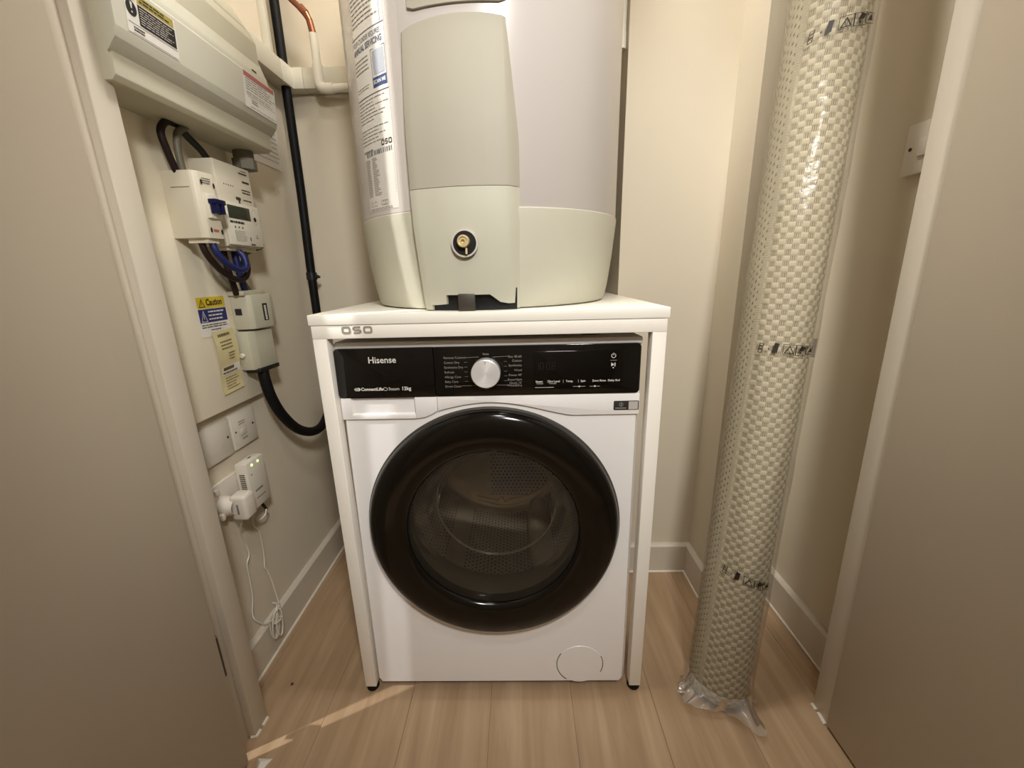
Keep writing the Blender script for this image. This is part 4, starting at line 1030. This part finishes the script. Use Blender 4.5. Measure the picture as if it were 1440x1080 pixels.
# switch plate on the right wall, half hidden by the door frame
T = thing('wall_switch', 'white switch plate on the right wall beside the door frame', 'switch', (XR, .075, 1.115))
b = NB(); box(b, XR - .012, XR, .030, .116, 1.114, 1.200, .002); part(T, 'face_plate', b, SOCKW)
b = NB(); lathe(b, [(.0032, 0), (.0032, -.0008), (0, -.0008)], (XR - .012, .104, 1.158), 'X', 12); part(T, 'screw', b, INK)
b = NB(); box(b, XR - .016, XR - .012, .058, .086, 1.142, 1.172, .0015); part(T, 'rocker', b, SOCKW)

# ------------------------------------------------------------------ rug roll leaning in the right-hand corner (local z along the axis)
R0, R1 = Vector((.5095, .006, 0.0)), Vector((.6250, .1415, 1.5))
ax = (R1 - R0).normalized(); RR = .0635
qrot = Vector((0, 0, 1)).rotation_difference(ax)
RG = thing('rug_roll', 'rolled woven beige rug wrapped in clear film leaning in right corner', 'rug', R0 + Vector((0, 0, .006)), qrot.to_euler())
def weave(u, v):
    """height 0..1 of a basket weave; u around, v along, metres"""
    rowh = .0098; per = .0235
    r = np.floor(v / rowh); vv_ = v / rowh - r
    uu = np.mod(u + (np.mod(r, 2)) * per / 2, per) / per
    ed = lambda t, a: np.clip(np.minimum(t, 1 - t) / a, 0, 1)
    blk = (uu < .56)
    hb = ed(np.clip(uu / .56, 0, 1), .16) ** .6 * ed(vv_, .2) ** .6 * (.86 + .14 * np.cos(vv_ * 6 * PI) ** 2)
    t = np.clip((uu - .56) / .44, 0, 1)
    hr = .42 * np.abs(np.sin(t * 3 * PI)) ** .7 * (.75 + .25 * ed(vv_, .1))
    return np.where(blk, .35 + .65 * hb, hr)
def build_rug():
    seam = math.radians(206)     # local angle of the loose edge (front, left of centre)
    nf, nb = 250, 40
    # angle parameter runs one full turn starting just right of the seam
    fine0, fine1 = math.radians(138), math.radians(345)
    a_r = np.linspace(seam + .001, fine1, 190); a_b = np.linspace(fine1, fine0 + 2 * PI, nb)[1:-1]; a_l = np.linspace(fine0 + 2 * PI, seam + 2 * PI - .001, 90)
    A = np.concatenate([a_r, a_b, a_l])
    zs = np.concatenate([np.arange(0, 1.66, .00155), np.linspace(1.66, 2.2, 60)])
    na, nz = len(A), len(zs)
    aa, zz_ = np.meshgrid(A, zs)
    turn = (aa - seam) / (2 * PI)
    rad = RR - .0045 + .0065 * np.clip((turn - .5) * 2, 0, 1)      # spiral: the loose edge sits on top
    u = (aa - seam) * RR
    h = weave(u, zz_)
    # border band beside the loose edge: fine ribs and sparse floats
    d = (seam + 2 * PI - aa) * RR
    rib = .55 + .25 * np.sin(zz_ / .0022 * 2 * PI * .5)
    fl = np.where((np.mod(zz_ + d * .9, .014) < .0045) & (np.mod(d + .002, .009) < .0035), .1, .62)
    band = np.where(d < .0085, rib, fl)
    h = np.where(d < .040, band, h)
    h = np.where(zz_ > 1.66, .55, h)
    rad = rad + .0017 * h
    rad = rad - .004 * np.exp(-(zz_ / .012) ** 2)
    X = rad * np.cos(aa); Y = rad * np.sin(aa)
    V = np.stack([X, Y, zz_], -1).reshape(-1, 3)
    i0 = (np.arange(nz - 1)[:, None] * na + np.arange(na - 1)[None, :]).reshape(-1)
    F = np.stack([i0, i0 + 1, i0 + na + 1, i0 + na], -1)
    # step face at the seam
    r_ = np.arange(nz - 1) * na
    F2 = np.stack([r_ + na - 1, r_, r_ + na, r_ + 2 * na - 1], -1)
    F = np.concatenate([F, F2])
    me = bpy.data.meshes.new('woven_rug')
    me.vertices.add(len(V)); me.vertices.foreach_set('co', V.astype(np.float32).ravel())
    me.loops.add(F.size); me.loops.foreach_set('vertex_index', F.astype(np.int32).ravel())
    me.polygons.add(len(F)); me.polygons.foreach_set('loop_start', (np.arange(len(F)) * 4).astype(np.int32))
    me.update(calc_edges=True); me.validate()
    at = me.attributes.new('yarn', 'FLOAT', 'POINT'); at.data.foreach_set('value', h.astype(np.float32).ravel())
    me.polygons.foreach_set('use_smooth', np.ones(len(F), dtype=bool))
    o = bpy.data.objects.new('woven_rug', me); COL.objects.link(o); o.parent = RG
    m = bpy.data.materials.new('woven_yarn'); m.use_nodes = True; nt = m.node_tree; bs = nt.nodes['Principled BSDF']
    an = nt.nodes.new('ShaderNodeAttribute'); an.attribute_name = 'yarn'
    rp = nt.nodes.new('ShaderNodeValToRGB'); e = rp.color_ramp.elements
    e[0].position = .05; e[0].color = lin('#6f6249'); e[1].position = .5; e[1].color = lin('#c4b99f')
    nt.links.new(an.outputs['Fac'], rp.inputs['Fac']); nt.links.new(rp.outputs[0], bs.inputs['Base Color'])
    bs.inputs['Roughness'].default_value = .85
    me.materials.append(m); return o
build_rug()
# inner spiral and core at both ends
b = NB(); lathe(b, [(0, .004), (.02, .003), (RR - .004, .004)], (0, 0, 0), 'Z', 40); part(RG, 'rolled_end', b, mat('rug_edge', '#a3957a', .9), 35, True)
b = NB(); lathe(b, [(0, 2.2), (RR - .004, 2.199)], (0, 0, 0), 'Z', 40); part(RG, 'rolled_end', b, MATS['rug_edge'], 35, True)
def film_r(a, z):
    bulge = .0075 * math.exp(-((((a - math.radians(5) + PI) % (2 * PI)) - PI) / .30) ** 2)
    return RR + .0042 + bulge * (.6 + .4 * math.sin(z * 6 + 1)) + .0006 * math.sin(a * 7 + z * 23) + .0005 * math.sin(a * 13 - z * 41)
b = NB(); na = 72; zs = [0.028 + (2.2 - .028) * i / 130 for i in range(131)]; G = []
for z in zs: G.append([b.verts.new((film_r(2 * PI * k / na, z) * math.cos(2 * PI * k / na), film_r(2 * PI * k / na, z) * math.sin(2 * PI * k / na), z)) for k in range(na)])
for A, B in zip(G[:-1], G[1:]):
    for k in range(na): b.faces.new((A[k], A[(k + 1) % na], B[(k + 1) % na], B[k]))
fo = part(RG, 'film_wrap', b, FILMM, 80, True)
# crumpled film end lying on the floor
b = NB(); G = []; na = 90; nr = 12
for i in range(nr + 1):
    t = i / nr; row = []
    for k in range(na + 1):
        a = math.radians(150 + 190 * k / na); deg = 150 + 190 * k / na
        lobe = .042 * math.exp(-((deg - 205) / 24) ** 2) + .052 * math.exp(-((deg - 288) / 13) ** 2) + .007
        hollow = math.exp(-((deg - 252) / 20) ** 2)
        rr = RR + .005 + lobe * t + .003 * t * math.sin(k * .42 + i * .3) * (1 + .5 * math.sin(k * .9))
        zz_ = .034 * (1 - t) ** 1.5 + .006 * t * abs(math.sin(k * .30 + .25 * i)) + .020 * hollow * math.sin(t * PI) + .012 * t * math.exp(-((deg - 200) / 18) ** 2) * abs(math.sin(k * .45))
        p = Vector((rr * math.cos(a), rr * math.sin(a), zz_ + .002))
        p.z -= .010 * 0
        row.append(b.verts.new(p))
    G.append(row)
for A, B in zip(G[:-1], G[1:]):
    for k in range(na): b.faces.new((A[k], A[k + 1], B[k + 1], B[k]))
co = part(RG, 'film_end', b, CRUMPM, 50, True)
# keep the film end on the floor in world space
mw = Matrix.LocRotScale(R0 + Vector((0, 0, .006)), qrot, None); mi = mw.inverted()
for v in co.data.vertices:
    wp = mw @ v.co; t = max(0.0, (Vector((v.co.x, v.co.y)).length - RR - .005) / .05)
    wp.z = max(wp.z, .0025) if t > .05 else max(wp.z, .0025)
    v.co = mi @ wp
# three rows of printed handling symbols on the film
def filmmap(a0, z0):
    return lambda u, v, w_=0.0: Vector(((film_r(a0 + u / RR, z0 + v) + .0006 + w_) * math.cos(a0 + u / RR), (film_r(a0 + u / RR, z0 + v) + .0006 + w_) * math.sin(a0 + u / RR), z0 + v))
INKF = mat('film_ink', '#241c12', .5)
for zc, sl in ((1.335, .22), (.800, -.02), (.318, -.30)):
    b = NB(); f0 = filmmap(math.radians(262), zc)
    f = lambda u, v, w_=0.0: f0(u, v + sl * u, w_)
    outline(b, f, [(-.052, -.010), (-.045, -.010), (-.043, .008), (-.050, .008)], .0012); rect(b, f, -.0495, -.0455, -.004, -.002); rect(b, f, -.049, -.045, .002, .004)
    rect(b, f, -.036, -.034, -.003, .000); poly(b, f, [(-.030, -.009), (-.022, -.007), (-.020, .010), (-.027, .011)])
    outline(b, f, [(-.014, -.009), (.006, -.009), (.006, .010), (-.014, .010)], .0009); outline(b, f, [(-.012, -.007), (.004, -.007), (-.004, .008)], .0016)
    outline(b, f, [(.006, -.009), (.024, -.009), (.024, .010), (.006, .010)], .0009); poly(b, f, [(.011, -.001), (.020, .000), (.024, .007), (.015, .009)]); poly(b, f, [(.012, -.005), (.016, -.006), (.015, -.001)])
    outline(b, f, [(.024, -.006), (.042, -.006), (.042, .010), (.024, .010)], .0009); poly(b, f, [(.029, -.002), (.040, -.001), (.038, .008), (.032, .004)]); poly(b, f, [(.026, .002), (.030, .008), (.026, .009)])
    sub(fo, RG, 'symbol_print', b, INKF, 0, True)
b = NB(); fr_ = film_r(math.radians(2), .80) + .0008
G = []
for k in range(6):
    a = math.radians(-16 + 6 * k); G.append([Vector((fr_ * math.cos(a), fr_ * math.sin(a), .785)), Vector((fr_ * math.cos(a), fr_ * math.sin(a), .822))])
for A, B in zip(G[:-1], G[1:]): b.faces.new([b.verts.new(v) for v in (A[0], B[0], B[1], A[1])])
part(RG, 'tag', b, FOILS, 0, True)

# small litter on the floor
b = NB(); v = [b.verts.new(c) for c in ((-.500, -.140, .0008), (-.470, -.1405, .0008), (-.486, -.175, .0008), (-.487, -.152, .010))]
for f_ in ((0, 1, 3), (1, 2, 3), (2, 0, 3), (0, 2, 1)): b.faces.new([v[i] for i in f_])
single('paper_scrap', b, PAPER, 'small folded white paper scrap on the floor beside the left door', 'paper', smooth=0)
b = NB(); lathe(b, [(0, 0), (.0035, 0), (.003, .0015), (0, .002)], (-.515, .019, .0002), 'Z', 8); single('debris_speck', b, GREYP, 'tiny dark speck on the floor near the left skirting', 'speck')

# ------------------------------------------------------------------ hall lamps (behind the camera), plus added spot and cupboard fill
L1 = thing('added_spot_lamp', 'added spot lamp on the hall wall, standing in for an unseen light', 'lamp', (ADDED_SPOT[0], -1.62, ADDED_SPOT[2] + .12))
sd = (Vector((0.06, 0.2, 0.90)) - Vector(ADDED_SPOT)).normalized(); sb = Vector(ADDED_SPOT) - sd * .03
b = NB(); lathe(b, [(0, 0), (.045, 0), (.045, .015), (0, .02)], (ADDED_SPOT[0], -1.62, ADDED_SPOT[2] + .12), 'Y', 24); tube(b, [(ADDED_SPOT[0], -1.61, ADDED_SPOT[2] + .12), (ADDED_SPOT[0] + .01, -1.4, ADDED_SPOT[2] + .14), sb - sd * .04], .008, 10); part(L1, 'arm', b, BRONZE, 50)
b = NB(); tube(b, [sb - sd * .05, sb - sd * .03, sb - sd * .01, sb + sd * .0], lambda t: .015 + .035 * t, 20, 0, False); part(L1, 'shade', b, LAMPSH, 50)
for nm, lp, rr in (('ceiling_lamp', HALL_LAMP, .13), ('cupboard_fill_lamp', CUP_FILL, .13), ('downlight', (SIDE_LAMP[0], SIDE_LAMP[1], 2.40), .045)):
    T = thing(nm, {'ceiling_lamp': 'round ceiling lamp in the hall in front of the cupboard', 'cupboard_fill_lamp': 'added round fill lamp on the cupboard ceiling above the stand'}[nm] if nm != 'downlight' else 'small ceiling downlight left of the open door', 'lamp', (lp[0], lp[1], 2.39))
    b = NB(); lathe(b, [(rr, .012), (rr + .012, .0), (rr + .014, -.004), (rr, -.006)], (lp[0], lp[1], 2.39), 'Z', 32); part(T, 'rim', b, LAMPSH)
